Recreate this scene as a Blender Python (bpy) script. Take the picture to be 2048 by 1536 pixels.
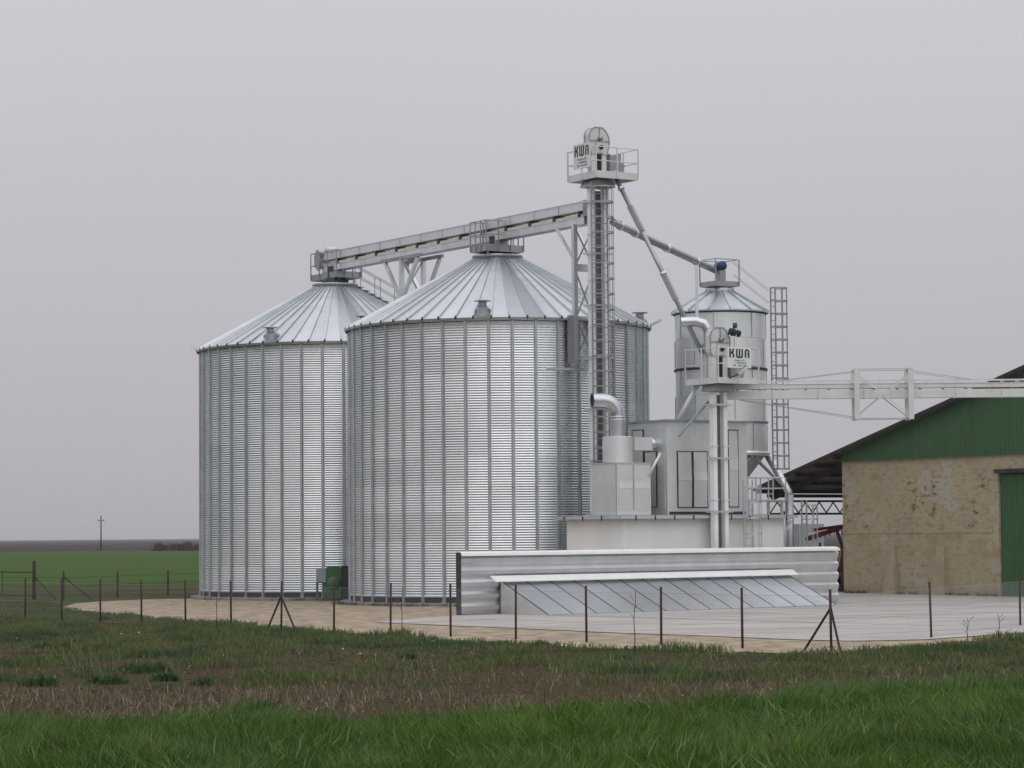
import bpy, math, random
import numpy as np
from mathutils import Vector, Matrix
random.seed(7); rng = np.random.default_rng(7)
for o in list(bpy.data.objects): bpy.data.objects.remove(o)
scene = bpy.context.scene
col = scene.collection
pi = math.pi; rad = math.radians

# ------------------------------------------------------------------ camera
FPX = 5200.0                      # focal length in pixels of the 2048 px wide photograph
EYE = Vector((0, 0, 2.85))
PITCH = math.atan(302.3 / FPX); ROLL = math.atan(.0085)
c_f = Vector((0, math.cos(PITCH), math.sin(PITCH)))
u0 = Vector((0, -math.sin(PITCH), math.cos(PITCH))); r0 = Vector((1, 0, 0))
c_r = r0 * math.cos(ROLL) - u0 * math.sin(ROLL)
c_u = u0 * math.cos(ROLL) + r0 * math.sin(ROLL)
cam = bpy.data.cameras.new('camera'); camo = bpy.data.objects.new('camera', cam); col.objects.link(camo)
cam.sensor_width = 36; cam.lens = FPX / 2048 * 36; cam.clip_start = .5; cam.clip_end = 20000
camo.matrix_world = Matrix(((c_r.x, c_u.x, -c_f.x, EYE.x), (c_r.y, c_u.y, -c_f.y, EYE.y), (c_r.z, c_u.z, -c_f.z, EYE.z), (0, 0, 0, 1)))
scene.camera = camo
scene.render.resolution_x = 1024; scene.render.resolution_y = 768

# ------------------------------------------------------------------ sky and sun
SUN_EL, SUN_AZ = rad(48), rad(158)        # soft sun behind the camera, to its right (azimuth from +Y clockwise)
w = bpy.data.worlds.new('World'); scene.world = w; w.use_nodes = True
nt = w.node_tree; nt.nodes.clear(); N = nt.nodes.new; L = nt.links.new
out = N('ShaderNodeOutputWorld'); bg = N('ShaderNodeBackground'); bg.inputs[1].default_value = 1.0
sky = N('ShaderNodeTexSky'); sky.sky_type = 'NISHITA'; sky.sun_disc = False
sky.sun_elevation = SUN_EL; sky.sun_rotation = SUN_AZ
tc = N('ShaderNodeTexCoord'); sep = N('ShaderNodeSeparateXYZ'); L(tc.outputs['Generated'], sep.inputs[0])
# overcast sky: the zenith is about three times as bright as the horizon
mr = N('ShaderNodeMath'); mr.operation = 'MULTIPLY_ADD'; mr.inputs[1].default_value = 2.0; mr.inputs[2].default_value = 1.0; mr.use_clamp = False
mx = N('ShaderNodeMath'); mx.operation = 'MAXIMUM'; mx.inputs[1].default_value = 0.0
L(sep.outputs['Z'], mx.inputs[0]); L(mx.outputs[0], mr.inputs[0])
cn = N('ShaderNodeTexNoise'); cn.inputs['Scale'].default_value = 1.6; cn.inputs['Detail'].default_value = 3; L(tc.outputs['Generated'], cn.inputs['Vector'])
cm = N('ShaderNodeMapRange'); cm.inputs['To Min'].default_value = .93; cm.inputs['To Max'].default_value = 1.07; L(cn.outputs['Fac'], cm.inputs['Value'])
cmul = N('ShaderNodeMath'); cmul.operation = 'MULTIPLY'; L(mr.outputs[0], cmul.inputs[0]); L(cm.outputs[0], cmul.inputs[1])
sc = N('ShaderNodeVectorMath'); sc.operation = 'SCALE'; sc.inputs[0].default_value = (.446, .437, .466); L(cmul.outputs[0], sc.inputs['Scale'])
ns = N('ShaderNodeVectorMath'); ns.operation = 'SCALE'; ns.inputs['Scale'].default_value = .05; L(sky.outputs[0], ns.inputs[0])
mix = N('ShaderNodeMix'); mix.data_type = 'RGBA'; mix.inputs[0].default_value = .06
L(sc.outputs[0], mix.inputs[6]); L(ns.outputs[0], mix.inputs[7]); L(mix.outputs[2], bg.inputs[0]); L(bg.outputs[0], out.inputs[0])

sl = bpy.data.lights.new('sun', 'SUN'); sl.energy = .55; sl.angle = rad(75); sl.color = (1, .985, .955)
so = bpy.data.objects.new('sun', sl); col.objects.link(so)
sd = Vector((math.sin(SUN_AZ) * math.cos(SUN_EL), math.cos(SUN_AZ) * math.cos(SUN_EL), math.sin(SUN_EL)))
so.rotation_euler = sd.to_track_quat('Z', 'Y').to_euler(); so.location = (0, 0, 60)

scene.view_settings.view_transform = 'Standard'; scene.view_settings.look = 'None'
scene.view_settings.exposure = 0.0; scene.view_settings.gamma = 1.0; scene.view_settings.use_curve_mapping = False

# ------------------------------------------------------------------ pixels to places
def ray(u, v): return c_f + c_r * ((u - 1024) / FPX) - c_u * ((v - 768) / FPX)
def P(u, v, y):
    d = ray(u, v); return EYE + d * (y / d.y)
def G(u, v, z=0.0):
    d = ray(u, v); return EYE + d * ((z - EYE.z) / d.z)

class Frame:
    def __init__(s, o, ang):
        s.o = Vector((o[0], o[1], 0)); s.a = ang; s.x = Vector((math.cos(ang), math.sin(ang), 0)); s.y = Vector((-math.sin(ang), math.cos(ang), 0))
    def loc(s, p):
        d = Vector(p) - s.o; return Vector((d.dot(s.x), d.dot(s.y), d.z))
    def wld(s, x, y, z=0): return s.o + s.x * x + s.y * y + Vector((0, 0, z))
    def hy(s, u, v, c):                      # where the line of sight meets local y = c -> (x, z)
        d = ray(u, v); e = s.loc(EYE); k = (c - e.y) / d.dot(s.y); q = s.loc(EYE + d * k); return q.x, q.z
    def hx(s, u, v, c):
        d = ray(u, v); e = s.loc(EYE); k = (c - e.x) / d.dot(s.x); q = s.loc(EYE + d * k); return q.y, q.z
FA = rad(32.83)

# ------------------------------------------------------------------ mesh helpers
class MB:
    def __init__(s): s.v = []; s.f = []
    def add(s, vs, fs):
        b = len(s.v); s.v += [tuple(p) for p in vs]; s.f += [tuple(i + b for i in f) for f in fs]; return s
    def box(s, x0, x1, y0, y1, z0, z1):
        return s.add([(x0,y0,z0),(x1,y0,z0),(x1,y1,z0),(x0,y1,z0),(x0,y0,z1),(x1,y0,z1),(x1,y1,z1),(x0,y1,z1)],
                     [(0,3,2,1),(4,5,6,7),(0,1,5,4),(1,2,6,5),(2,3,7,6),(3,0,4,7)])
    def beam(s, a, b, wd, h, up=(0, 0, 1)):
        a = Vector(a); b = Vector(b); d = (b - a).normalized(); u = Vector(up)
        if abs(d.dot(u)) > .98: u = Vector((1, 0, 0))
        sx = d.cross(u).normalized() * (wd / 2); uu = sx.cross(d).normalized() * (h / 2)
        vs = []
        for p in (a, b): vs += [p - sx - uu, p + sx - uu, p + sx + uu, p - sx + uu]
        return s.add(vs, [(0,1,2,3),(7,6,5,4),(0,4,5,1),(1,5,6,2),(2,6,7,3),(3,7,4,0)])
    def tube(s, a, b, r, n=8, r2=None, cap=True): return s.path([a, b], [r, r if r2 is None else r2], n, cap)
    def path(s, pts, r, n=8, cap=True, closed=False):
        pts = [Vector(p) for p in pts]; m = len(pts)
        rs = r if isinstance(r, (list, tuple)) else [r] * m
        vs = []; fs = []; ref = None
        for i, p in enumerate(pts):
            if closed: t = (pts[(i + 1) % m] - pts[i - 1]).normalized()
            else:
                t1 = (pts[i] - pts[i-1]).normalized() if i else (pts[1] - pts[0]).normalized()
                t2 = (pts[i+1] - pts[i]).normalized() if i < m - 1 else t1
                t = (t1 + t2).normalized()
            if ref is None: ref = Vector((0, 0, 1)) if abs(t.z) < .9 else Vector((1, 0, 0))
            x = (ref - t * ref.dot(t)).normalized(); y = t.cross(x); ref = x
            for k in range(n):
                a = 2 * pi * k / n; vs.append(p + (x * math.cos(a) + y * math.sin(a)) * rs[i])
        for i in range(m if closed else m - 1):
            j = (i + 1) % m
            for k in range(n): fs.append((i*n+k, i*n+(k+1)%n, j*n+(k+1)%n, j*n+k))
        if cap and not closed: fs.append(tuple(range(n-1, -1, -1))); fs.append(tuple(range((m-1)*n, m*n)))
        return s.add(vs, fs)
    def lathe(s, prof, n=32, c=(0, 0), a0=0, a1=2*pi):
        full = abs(a1 - a0 - 2*pi) < 1e-6; m = n if full else n + 1; vs = []; fs = []
        for r, z in prof:
            for k in range(m):
                a = a0 + (a1 - a0) * k / n; vs.append((c[0] + r*math.cos(a), c[1] + r*math.sin(a), z))
        for i in range(len(prof) - 1):
            for k in range(n):
                k2 = (k + 1) % m; fs.append((i*m+k, i*m+k2, (i+1)*m+k2, (i+1)*m+k))
        return s.add(vs, fs)
    def prism(s, poly, a, b, f):              # poly of (p, q); f(p, q, t) -> point, t = a then b
        n = len(poly); vs = [f(p, q, a) for p, q in poly] + [f(p, q, b) for p, q in poly]
        return s.add(vs, [tuple(range(n-1, -1, -1)), tuple(range(n, 2*n))] + [(i, (i+1)%n, n+(i+1)%n, n+i) for i in range(n)])
    def mesh(s, name, m, smooth=False):
        me = bpy.data.meshes.new(name); me.from_pydata(s.v, [], s.f); me.materials.append(m)
        if smooth: me.polygons.foreach_set('use_smooth', [True] * len(me.polygons))
        me.update(); return me
    def build(s, name, m, parent=None, smooth=False, loc=(0, 0, 0), rz=0):
        return inst(name, s.mesh(name, m, smooth), parent, loc, rz)
def inst(name, me, parent=None, loc=(0, 0, 0), rz=0):
    o = bpy.data.objects.new(name, me); col.objects.link(o); o.location = loc; o.rotation_euler = (0, 0, rz)
    if parent: o.parent = parent
    return o
def tag(o, label=None, cat=None, group=None, kind=None):
    for k, x in (('label', label), ('category', cat), ('group', group), ('kind', kind)):
        if x: o[k] = x
    return o
def thing(name, label, cat, loc=(0, 0, 0), rz=0, group=None):
    o = inst(name, None, None, loc, rz); return tag(o, label, cat, group)
def autosmooth(o, ang=35):
    me = o.data; me.polygons.foreach_set('use_smooth', [True] * len(me.polygons))
    me.set_sharp_from_angle(angle=rad(ang)); return o

# ------------------------------------------------------------------ materials
def mat(name, c, rough=.6, metal=0.0, c2=None, scale=3.0, detail=6, stretch=(1, 1, 1), lo=.35, hi=.65, bump=0.0, bscale=40, rnd=0.0, rrnd=0.0, coat=0.0, spec=.5):
    m = bpy.data.materials.new(name); m.use_nodes = True; t = m.node_tree; n = t.nodes; l = t.links.new
    b = n['Principled BSDF']; b.inputs['Roughness'].default_value = rough; b.inputs['Metallic'].default_value = metal
    b.inputs['Specular IOR Level'].default_value = spec if (rough < .8 or metal) else .0
    if c2 is None: c2 = tuple(x * .8 for x in c)
    tcd = n.new('ShaderNodeTexCoord'); mp = n.new('ShaderNodeMapping'); mp.inputs['Scale'].default_value = stretch
    l(tcd.outputs['Object'], mp.inputs[0])
    nz = n.new('ShaderNodeTexNoise'); nz.inputs['Scale'].default_value = scale; nz.inputs['Detail'].default_value = detail; nz.inputs['Roughness'].default_value = .6
    l(mp.outputs[0], nz.inputs['Vector'])
    mrg = n.new('ShaderNodeMapRange'); mrg.inputs['From Min'].default_value = lo; mrg.inputs['From Max'].default_value = hi; l(nz.outputs['Fac'], mrg.inputs['Value'])
    mxn = n.new('ShaderNodeMix'); mxn.data_type = 'RGBA'; mxn.inputs[6].default_value = (*c, 1); mxn.inputs[7].default_value = (*c2, 1)
    l(mrg.outputs[0], mxn.inputs[0]); last = mxn.outputs[2]
    if rnd:
        oi = n.new('ShaderNodeObjectInfo'); r1 = n.new('ShaderNodeMapRange'); r1.inputs['To Min'].default_value = 1 - rnd; r1.inputs['To Max'].default_value = 1 + rnd * .6
        l(oi.outputs['Random'], r1.inputs['Value']); vm = n.new('ShaderNodeVectorMath'); vm.operation = 'SCALE'
        l(last, vm.inputs[0]); l(r1.outputs[0], vm.inputs['Scale']); last = vm.outputs[0]
    l(last, b.inputs['Base Color'])
    if rrnd:
        r2 = n.new('ShaderNodeMapRange'); r2.inputs['From Min'].default_value = lo; r2.inputs['From Max'].default_value = hi
        r2.inputs['To Min'].default_value = rough - rrnd; r2.inputs['To Max'].default_value = rough + rrnd; l(nz.outputs['Fac'], r2.inputs['Value']); l(r2.outputs[0], b.inputs['Roughness'])
    if bump:
        nb = n.new('ShaderNodeTexNoise'); nb.inputs['Scale'].default_value = bscale; nb.inputs['Detail'].default_value = 5; l(tcd.outputs['Object'], nb.inputs['Vector'])
        bp = n.new('ShaderNodeBump'); bp.inputs['Strength'].default_value = 1; bp.inputs['Distance'].default_value = bump
        l(nb.outputs['Fac'], bp.inputs['Height']); l(bp.outputs[0], b.inputs['Normal'])
    return m
M = {}
M['galv'] = mat('galvanised_steel', (.76, .78, .79), .40, .9, (.66, .68, .69), 1.2, rnd=.05, rrnd=.04)
M['sheet'] = mat('galvanised_corrugated_sheet', (.665, .70, .72), .27, 1, (.58, .61, .63), .9, stretch=(1, 1, .4), rnd=.12, rrnd=.05)
M['lap'] = mat('sheet_lap_seam', (.40, .43, .44), .4, 1, (.34, .36, .37), 2)
M['stiff'] = mat('galvanised_stiffener', (.50, .53, .55), .48, 1, (.42, .45, .47), 2, rnd=.06)
M['roof'] = mat('galvanised_roof_panel', (.60, .635, .655), .36, 1, (.51, .54, .56), .8, rnd=.08, rrnd=.06, bump=.0015, bscale=3)
M['flat'] = mat('flat_galvanised_cladding', (.84, .86, .85), .44, .75, (.72, .745, .74), 1.1, rnd=.06, rrnd=.07, bump=.010, bscale=1.3)
M['dull'] = mat('weathered_galvanised_steel', (.42, .44, .455), .5, .85, (.35, .37, .385), 1.4, rnd=.05, rrnd=.06)
M['shine'] = mat('bright_zinc_trunking', (.84, .85, .835), .42, 0, (.76, .77, .755), 1.5)
M['paint'] = mat('off_white_painted_steel', (.70, .715, .69), .45, .15, (.60, .615, .59), 1.2)
M['cream'] = mat('cream_belt', (.66, .63, .56), .6, 0, (.55, .52, .46), 2)
M['dark'] = mat('dark_steel', (.045, .047, .055), .6, .2, (.03, .03, .036), 3)
M['dgrey'] = mat('dark_grey_strip', (.13, .135, .145), .6, .2)
M['black'] = mat('black_rubber', (.015, .015, .018), .7, 0)
M['blue'] = mat('blue_motor_paint', (.012, .05, .16), .45, 0, (.009, .04, .12), 4)
M['navy'] = mat('navy_girder_paint', (.02, .025, .055), .5, 0)
M['green'] = mat('green_machine_paint', (.055, .145, .06), .45, 0, (.04, .11, .046), 2.5)
M['gsheet'] = mat('green_coated_sheet', (.043, .118, .043), .55, 0, (.036, .100, .037), 1.0, stretch=(1, 1, .3))
M['red'] = mat('red_machine_paint', (.17, .018, .018), .5, 0, (.11, .012, .014), 3)
M['rust'] = mat('rusty_post_steel', (.045, .022, .016), .75, .1, (.028, .016, .013), 6)
M['wire'] = mat('zinc_wire', (.42, .43, .43), .5, .6, (.34, .35, .35), 2)
M['white'] = mat('white_render_wall', (.88, .89, .87), .8, 0, (.82, .83, .81), 1.1, stretch=(1, 1, .22), bump=.002, bscale=30)
M['sign'] = mat('white_sign_board', (.74, .75, .75), .5, 0, (.70, .71, .71), 2)
M['ink'] = mat('dark_green_sign_lettering', (.012, .04, .045), .5)
M['ink2'] = mat('grey_sign_lettering', (.12, .14, .15), .5)
M['found'] = mat('foundation_concrete', (.30, .28, .265), .9, 0, (.20, .185, .175), 1.5, bump=.006, bscale=12)
M['roofsheet'] = mat('fibre_cement_roof', (.22, .205, .19), .9, 0, (.15, .14, .13), .6)
M['under'] = mat('canopy_soffit_sheet', (.20, .18, .155), .9, 0, (.14, .125, .11), .7)
M['timber'] = mat('dark_purlin_timber', (.06, .055, .052), .85, 0)
M['concrete'] = mat('yard_concrete', (.48, .465, .43), .85, 0, (.34, .33, .31), .22, detail=9, lo=.38, hi=.68, stretch=(1, 1.4, 1), bump=.003, bscale=20)
M['gravel'] = mat('tan_gravel', (.44, .37, .275), .95, 0, (.28, .23, .165), 1.6, detail=12, stretch=(1, .6, 1), lo=.40, hi=.60, bump=.05, bscale=7)
M['soil'] = mat('dark_soil', (.066, .050, .034), .95, 0, (.058, .060, .027), .22, detail=9, stretch=(.6, 1.6, 1), bump=.05, bscale=3)
M['turf'] = mat('turf_ground', (.030, .048, .014), .95, 0, (.045, .038, .022), .4, detail=8)
M['pasture'] = mat('rough_pasture', (.062, .092, .028), .95, 0, (.058, .046, .034), .10, detail=9, stretch=(.35, 2.2, 1), lo=.44, hi=.60)
M['plough'] = mat('ploughed_far_field', (.070, .055, .055), .95, 0, (.05, .045, .042), .01, detail=5, stretch=(.15, 1.6, 1))
M['crop'] = mat('young_crop_field', (.056, .106, .032), .9, 0, (.070, .098, .036), .03, detail=8, stretch=(.3, 1, 1))
M['butt'] = mat('buttress_render', (.41, .345, .24), .9, 0, (.33, .275, .19), 1.5)
M['brush'] = mat('bare_brush_twigs', (.06, .042, .035), .9)

def vcol_mat(name, rough, trans):
    m = bpy.data.materials.new(name); m.use_nodes = True; t = m.node_tree; n = t.nodes; l = t.links.new
    b = n['Principled BSDF']; b.inputs['Roughness'].default_value = rough; b.inputs['Specular IOR Level'].default_value = .25
    a = n.new('ShaderNodeAttribute'); a.attribute_name = 'tint'; l(a.outputs['Color'], b.inputs['Base Color'])
    if trans:
        tr = n.new('ShaderNodeBsdfTranslucent'); l(a.outputs['Color'], tr.inputs['Color']); mxs = n.new('ShaderNodeMixShader'); mxs.inputs[0].default_value = trans
        l(b.outputs[0], mxs.inputs[1]); l(tr.outputs[0], mxs.inputs[2]); l(mxs.outputs[0], n['Material Output'].inputs['Surface'])
    return m
M['blade'] = vcol_mat('grass_blades', .55, .35)
M['straw'] = vcol_mat('dry_straw', .8, 0)

# barn wall: patchy render over brick
def barn_mat():
    m = bpy.data.materials.new('patchy_rendered_brick'); m.use_nodes = True; t = m.node_tree; n = t.nodes; l = t.links.new
    b = n['Principled BSDF']; b.inputs['Roughness'].default_value = .9; b.inputs['Specular IOR Level'].default_value = .1
    tcd = n.new('ShaderNodeTexCoord'); sp = n.new('ShaderNodeSeparateXYZ'); l(tcd.outputs['Object'], sp.inputs[0])
    cb = n.new('ShaderNodeCombineXYZ'); l(sp.outputs['X'], cb.inputs[0]); l(sp.outputs['Z'], cb.inputs[1])
    def noise(s, d=6, st=(1, 1, 1)):
        mp = n.new('ShaderNodeMapping'); mp.inputs['Scale'].default_value = st; l(cb.outputs[0], mp.inputs[0])
        z = n.new('ShaderNodeTexNoise'); z.inputs['Scale'].default_value = s; z.inputs['Detail'].default_value = d; z.inputs['Roughness'].default_value = .62; l(mp.outputs[0], z.inputs['Vector']); return z.outputs['Fac']
    def rng_(x, lo, hi, a=0, c=1):
        r = n.new('ShaderNodeMapRange'); r.inputs['From Min'].default_value = lo; r.inputs['From Max'].default_value = hi; r.inputs['To Min'].default_value = a; r.inputs['To Max'].default_value = c; l(x, r.inputs['Value']); return r.outputs[0]
    def mixc(f, a, c):
        q = n.new('ShaderNodeMix'); q.data_type = 'RGBA'; l(f, q.inputs[0])
        for s, x in ((6, a), (7, c)):
            if isinstance(x, tuple): q.inputs[s].default_value = (*x, 1)
            else: l(x, q.inputs[s])
        return q.outputs[2]
    def mul(a, c):
        q = n.new('ShaderNodeMath'); q.operation = 'MULTIPLY'; l(a, q.inputs[0]); l(c, q.inputs[1]); return q.outputs[0]
    br = n.new('ShaderNodeTexBrick'); l(cb.outputs[0], br.inputs['Vector']); br.inputs['Scale'].default_value = 1
    br.inputs['Brick Width'].default_value = .27; br.inputs['Row Height'].default_value = .085; br.inputs['Mortar Size'].default_value = .012
    br.inputs['Color1'].default_value = (.36, .17, .075, 1); br.inputs['Color2'].default_value = (.26, .10, .045, 1); br.inputs['Mortar'].default_value = (.26, .20, .125, 1)
    base = mixc(rng_(noise(.5), .38, .62), (.45, .385, .25), (.40, .35, .24))
    base = mixc(rng_(noise(.32, 4), .52, .60), base, (.45, .42, .35))             # greyer patches of render
    base = mixc(rng_(noise(3.0, 10, (1, 1.6, 1)), .50, .68, 0, .75), base, (.275, .215, .135))
    band = mul(rng_(sp.outputs['Z'], 2.9, 3.1), rng_(sp.outputs['Z'], 5.8, 5.2))
    f1 = mul(mul(rng_(noise(2.3, 10, (1, 1.5, 1)), .54, .60), rng_(noise(.38, 3), .46, .56)), band)
    base = mixc(f1, base, br.outputs['Color'])
    lowb = mul(rng_(sp.outputs['Z'], 2.9, 2.7), rng_(sp.outputs['Z'], 1.6, 1.8))
    base = mixc(mul(rng_(noise(.9), .46, .6, 0, .6), lowb), base, (.36, .245, .135))       # exposed orange courses
    courses = rng_(br.outputs['Fac'], 0, 1, 0, .22)
    base = mixc(courses, base, (.15, .115, .075))
    base = mixc(rng_(noise(7, 4), .70, .74, 0, .8), base, (.06, .045, .035))        # pock marks
    base = mixc(rng_(sp.outputs['Z'], .5, .0, 0, .35), base, (.13, .11, .075))      # darker and browner towards the bottom
    l(base, b.inputs['Base Color'])
    hgt = n.new('ShaderNodeMath'); hgt.operation = 'ADD'; l(mul(f1, rng_(br.outputs['Fac'], 0, 1, -.6, -1.2)), hgt.inputs[0]); l(noise(9), hgt.inputs[1])
    bp = n.new('ShaderNodeBump'); bp.inputs['Distance'].default_value = .02; l(hgt.outputs[0], bp.inputs['Height']); l(bp.outputs[0], b.inputs['Normal'])
    return m
M['barn'] = barn_mat()

# ================================================================== ground
def sheet(name, pts, m, z, kind='structure'):
    mb = MB(); n = len(pts); mb.add([(p[0], p[1], z) for p in pts], [tuple(range(n))]); o = mb.build(name, m)
    return tag(o, kind=kind)
sheet('ground', [(-6000, -150), (6000, -150), (6000, 8000), (-6000, 8000)], M['soil'], 0)
sheet('ploughed_field', [(-5900, 560), (5900, 600), (5900, 7900), (-5900, 7900)], M['plough'], .006)
sheet('crop_field', [(-500, 172), (-3, 166), (-3, 610), (-500, 560)], M['crop'], .012)
sheet('green_verge', [(-70, 172), (-3, 166), (-6, 140), (-13, 118), (-16, 104), (-17.5, 95), (-60, 92)], M['pasture'], .004)
gf = [(125, 1216), (200, 1226), (280, 1235), (400, 1247), (562, 1256), (700, 1267), (900, 1282), (1100, 1291), (1300, 1299), (1500, 1306), (1660, 1308), (1800, 1296), (2048, 1274), (2300, 1255)]
gb = [(400, 1197), (300, 1199), (200, 1203), (150, 1207)]
def ragged(pts, amp, step=.7):
    o = []
    for a, b in zip(pts, pts[1:]):
        n = max(1, int((b - a).length / step))
        for i in range(n): o.append(a.lerp(b, i/n) + Vector((random.uniform(-amp, amp), random.uniform(-amp, amp), 0)))
    return o + [pts[-1]]
gpts = ragged([G(*q) for q in gf], .22) + [Vector((45, 128, 0)), Vector((10, 150, 0)), Vector((-14, 141, 0))] + [G(*q) for q in gb]
sheet('gravel_yard', gpts, M['gravel'], .010)
cpts = [G(750, 1246), G(1050, 1259), G(1250, 1268), G(1400, 1273), G(1560, 1280), G(1700, 1284), G(1850, 1281), G(2048, 1267), G(2300, 1252), Vector((45, 128, 0)), Vector((22, 150, 0)), Vector((10, 128, 0)), Vector((4.5, 106, 0)), G(930, 1230.5)]
sheet('concrete_apron', cpts, M['concrete'], .03)
# far slopes of the horizon stay level: the plain simply runs out into the haze

# ================================================================== generic parts
def platform(root, x0, x1, y0, y1, z, toe, rail, nx=3, ny=3, m='galv', mid=True):
    mt = M[m]; t = .03
    MB().box(x0 + t, x1 - t, y0 + t, y1 - t, z + .02, z + .06).build('deck', M['dull'], root)
    for b in ((x0, x1, y0, y0 + t), (x0, x1, y1 - t, y1), (x0, x0 + t, y0 + t, y1 - t), (x1 - t, x1, y0 + t, y1 - t)):
        MB().box(b[0], b[1], b[2], b[3], z, z + toe).build('toe_board', mt, root)
    pm = MB().box(-.022, .022, -.022, .022, 0, rail - .03).mesh('post', mt)
    pos = set()
    for i in range(nx): pos |= {(x0 + (x1 - x0) * i / (nx - 1), y0), (x0 + (x1 - x0) * i / (nx - 1), y1)}
    for i in range(ny): pos |= {(x0, y0 + (y1 - y0) * i / (ny - 1)), (x1, y0 + (y1 - y0) * i / (ny - 1))}
    for p in sorted(pos):
        ox = -.022 if p[0] == x0 else (.022 if p[0] == x1 else 0); oy = -.022 if p[1] == y0 else (.022 if p[1] == y1 else 0)
        inst('post', pm, root, (p[0] + ox, p[1] + oy, z + .03))
    for h in ((rail, rail * .55) if mid else (rail,)):
        for a, b in (((x0, y0), (x1, y0)), ((x1, y0), (x1, y1)), ((x1, y1), (x0, y1)), ((x0, y1), (x0, y0))):
            MB().tube((*a, z + h), (*b, z + h), .020, 6).build('rail', mt, root)

def ladder(root, x, y, z0, z1, wd=.5, rz=0, cage0=None, rad_=.36, step=.3, hoop=.62, m='galv', name='ladder', stick=0):
    """stiles as the part, rungs, hoops and cage bars as its sub-parts; the cage bulges towards local -y"""
    mt = M[m]
    st = MB()
    for s in (-1, 1): st.box(s*wd/2 - .022, s*wd/2 + .022, -.03, .03, z0, z1 + stick)
    ld = st.build(name, mt, root, loc=(x, y, 0), rz=rz)
    rm = MB().tube((-wd/2 + .022, 0, 0), (wd/2 - .022, 0, 0), .016, 6).mesh('rung', mt)
    z = z0 + .2
    while z < z1: inst('rung', rm, ld, (0, 0, z)); z += step
    if cage0 is not None:
        n = 10; pts = [(wd/2 + .02, 0, 0)] + [(rad_ * math.cos(-pi*k/n), -.28 + rad_ * math.sin(-pi*k/n) * 1.0, 0) for k in range(n + 1)] + [(-wd/2 - .02, 0, 0)]
        hb = MB()
        for a, b in zip(pts, pts[1:]): hb.beam(a, b, .012, .055)
        hm = hb.mesh('hoop', mt); z = cage0
        top = z
        while z <= z1 + stick: inst('hoop', hm, ld, (0, 0, z)); top = z; z += hoop
        for k in (0, 2.5, 5, 7.5, 10):
            a = -pi * k / n
            q = (math.cos(a) * (rad_ - .015), -.28 + math.sin(a) * (rad_ - .015))
            MB().beam((q[0], q[1], cage0 - .03), (q[0], q[1], top + .03), .035, .012).build('cage_bar', mt, ld)
    return ld

# ================================================================== the two big silos
R = 6.4; Z0 = .14; ZE = 11.66; ZC = 14.72; NS, NST, NRP = 14, 42, 56
RING0 = .40; NR = 10; RH = (ZE - RING0) / NR; NW = 11
def sheet_mesh():
    mb = MB(); rows = NW * 8; cols = 10; a0, a1 = -.002, 2*pi/NS + .006
    vs = []; fs = []
    for i in range(rows + 1):
        t = i / rows; r = R + .0135 * math.sin(2*pi*NW*t)
        for k in range(cols + 1):
            a = a0 + (a1 - a0) * (k / (cols - 1) * .975 if k < cols else 1); rr = r + (.004 if k >= cols - 1 else 0); vs.append((rr*math.cos(a), rr*math.sin(a), t*RH))
    for i in range(rows):
        for k in range(cols): fs.append((i*(cols+1)+k, i*(cols+1)+k+1, (i+1)*(cols+1)+k+1, (i+1)*(cols+1)+k))
    me = mb.add(vs, fs).mesh('wall_sheet', M['sheet'], True); me.materials.append(M['lap'])
    for p in me.polygons: p.material_index = 1 if p.index % cols == cols - 1 else 0
    return me
def stiff_mesh():
    mb = MB(); segs = 5; z0 = Z0 + .02; hh = (ZE - z0 - .02) / segs
    prof = [(R - .0, -.072), (R + .018, -.072), (R + .018, -.045), (R + .062, -.032), (R + .062, .032), (R + .018, .045), (R + .018, .072), (R, .072)]
    for i in range(segs):
        g = .0 if i == 0 else .02
        mb.prism(prof, z0 + i*hh + g, z0 + (i + 1)*hh, lambda p, q, t: (p, q, t))
    mb.box(R - .02, R + .13, -.11, .11, Z0, Z0 + .025)
    return mb.mesh('stiffener', M['stiff'])
RC = .98; RE = 6.56; ZEE = ZE - .01
def roof_mesh():
    mb = MB(); a = pi / NRP; n = 6
    # a pan slightly dished between its ribs
    vs = []; fs = []
    for i in range(9):
        t = i / 8; r = RC + (RE - RC) * t; z = ZC + (ZEE - ZC) * t
        for k in range(n + 1):
            s = -1 + 2*k/n; half = r * math.sin(a); dish = -.012 * (1 - s*s) * t
            vs.append((r * math.cos(a), s * half, z + dish))
    for i in range(8):
        for k in range(n): q = i*(n+1)+k; fs.append((q, q+n+1, q+n+2, q+1))
    mb.add(vs, fs)
    # eave lip
    half = RE * math.sin(a); mb.add([(RE*math.cos(a), -half, ZEE), (RE*math.cos(a), half, ZEE), (RE*math.cos(a) - .01, half, ZEE - .09), (RE*math.cos(a) - .01, -half, ZEE - .09)], [(0, 3, 2, 1)])
    # standing rib along one edge
    def edge(r, z, s): return Vector((r * math.cos(a), -r * math.sin(a) + s, z))
    h = .085; w0 = .045
    p0, p1 = (RC, ZC), (RE, ZEE)
    vs = [edge(p0[0], p0[1], -w0*.4), edge(p0[0], p0[1] + h*.6, -w0*.3), edge(p0[0], p0[1] + h*.6, w0*.3), edge(p0[0], p0[1], w0*.4),
          edge(p1[0], p1[1], -w0), edge(p1[0], p1[1] + h, -w0*.6), edge(p1[0], p1[1] + h, w0*.6), edge(p1[0], p1[1], w0)]
    mb.add(vs, [(0, 1, 5, 4), (1, 2, 6, 5), (2, 3, 7, 6), (4, 5, 6, 7)])
    me = mb.mesh('roof_panel', M['roof']); return me
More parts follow.
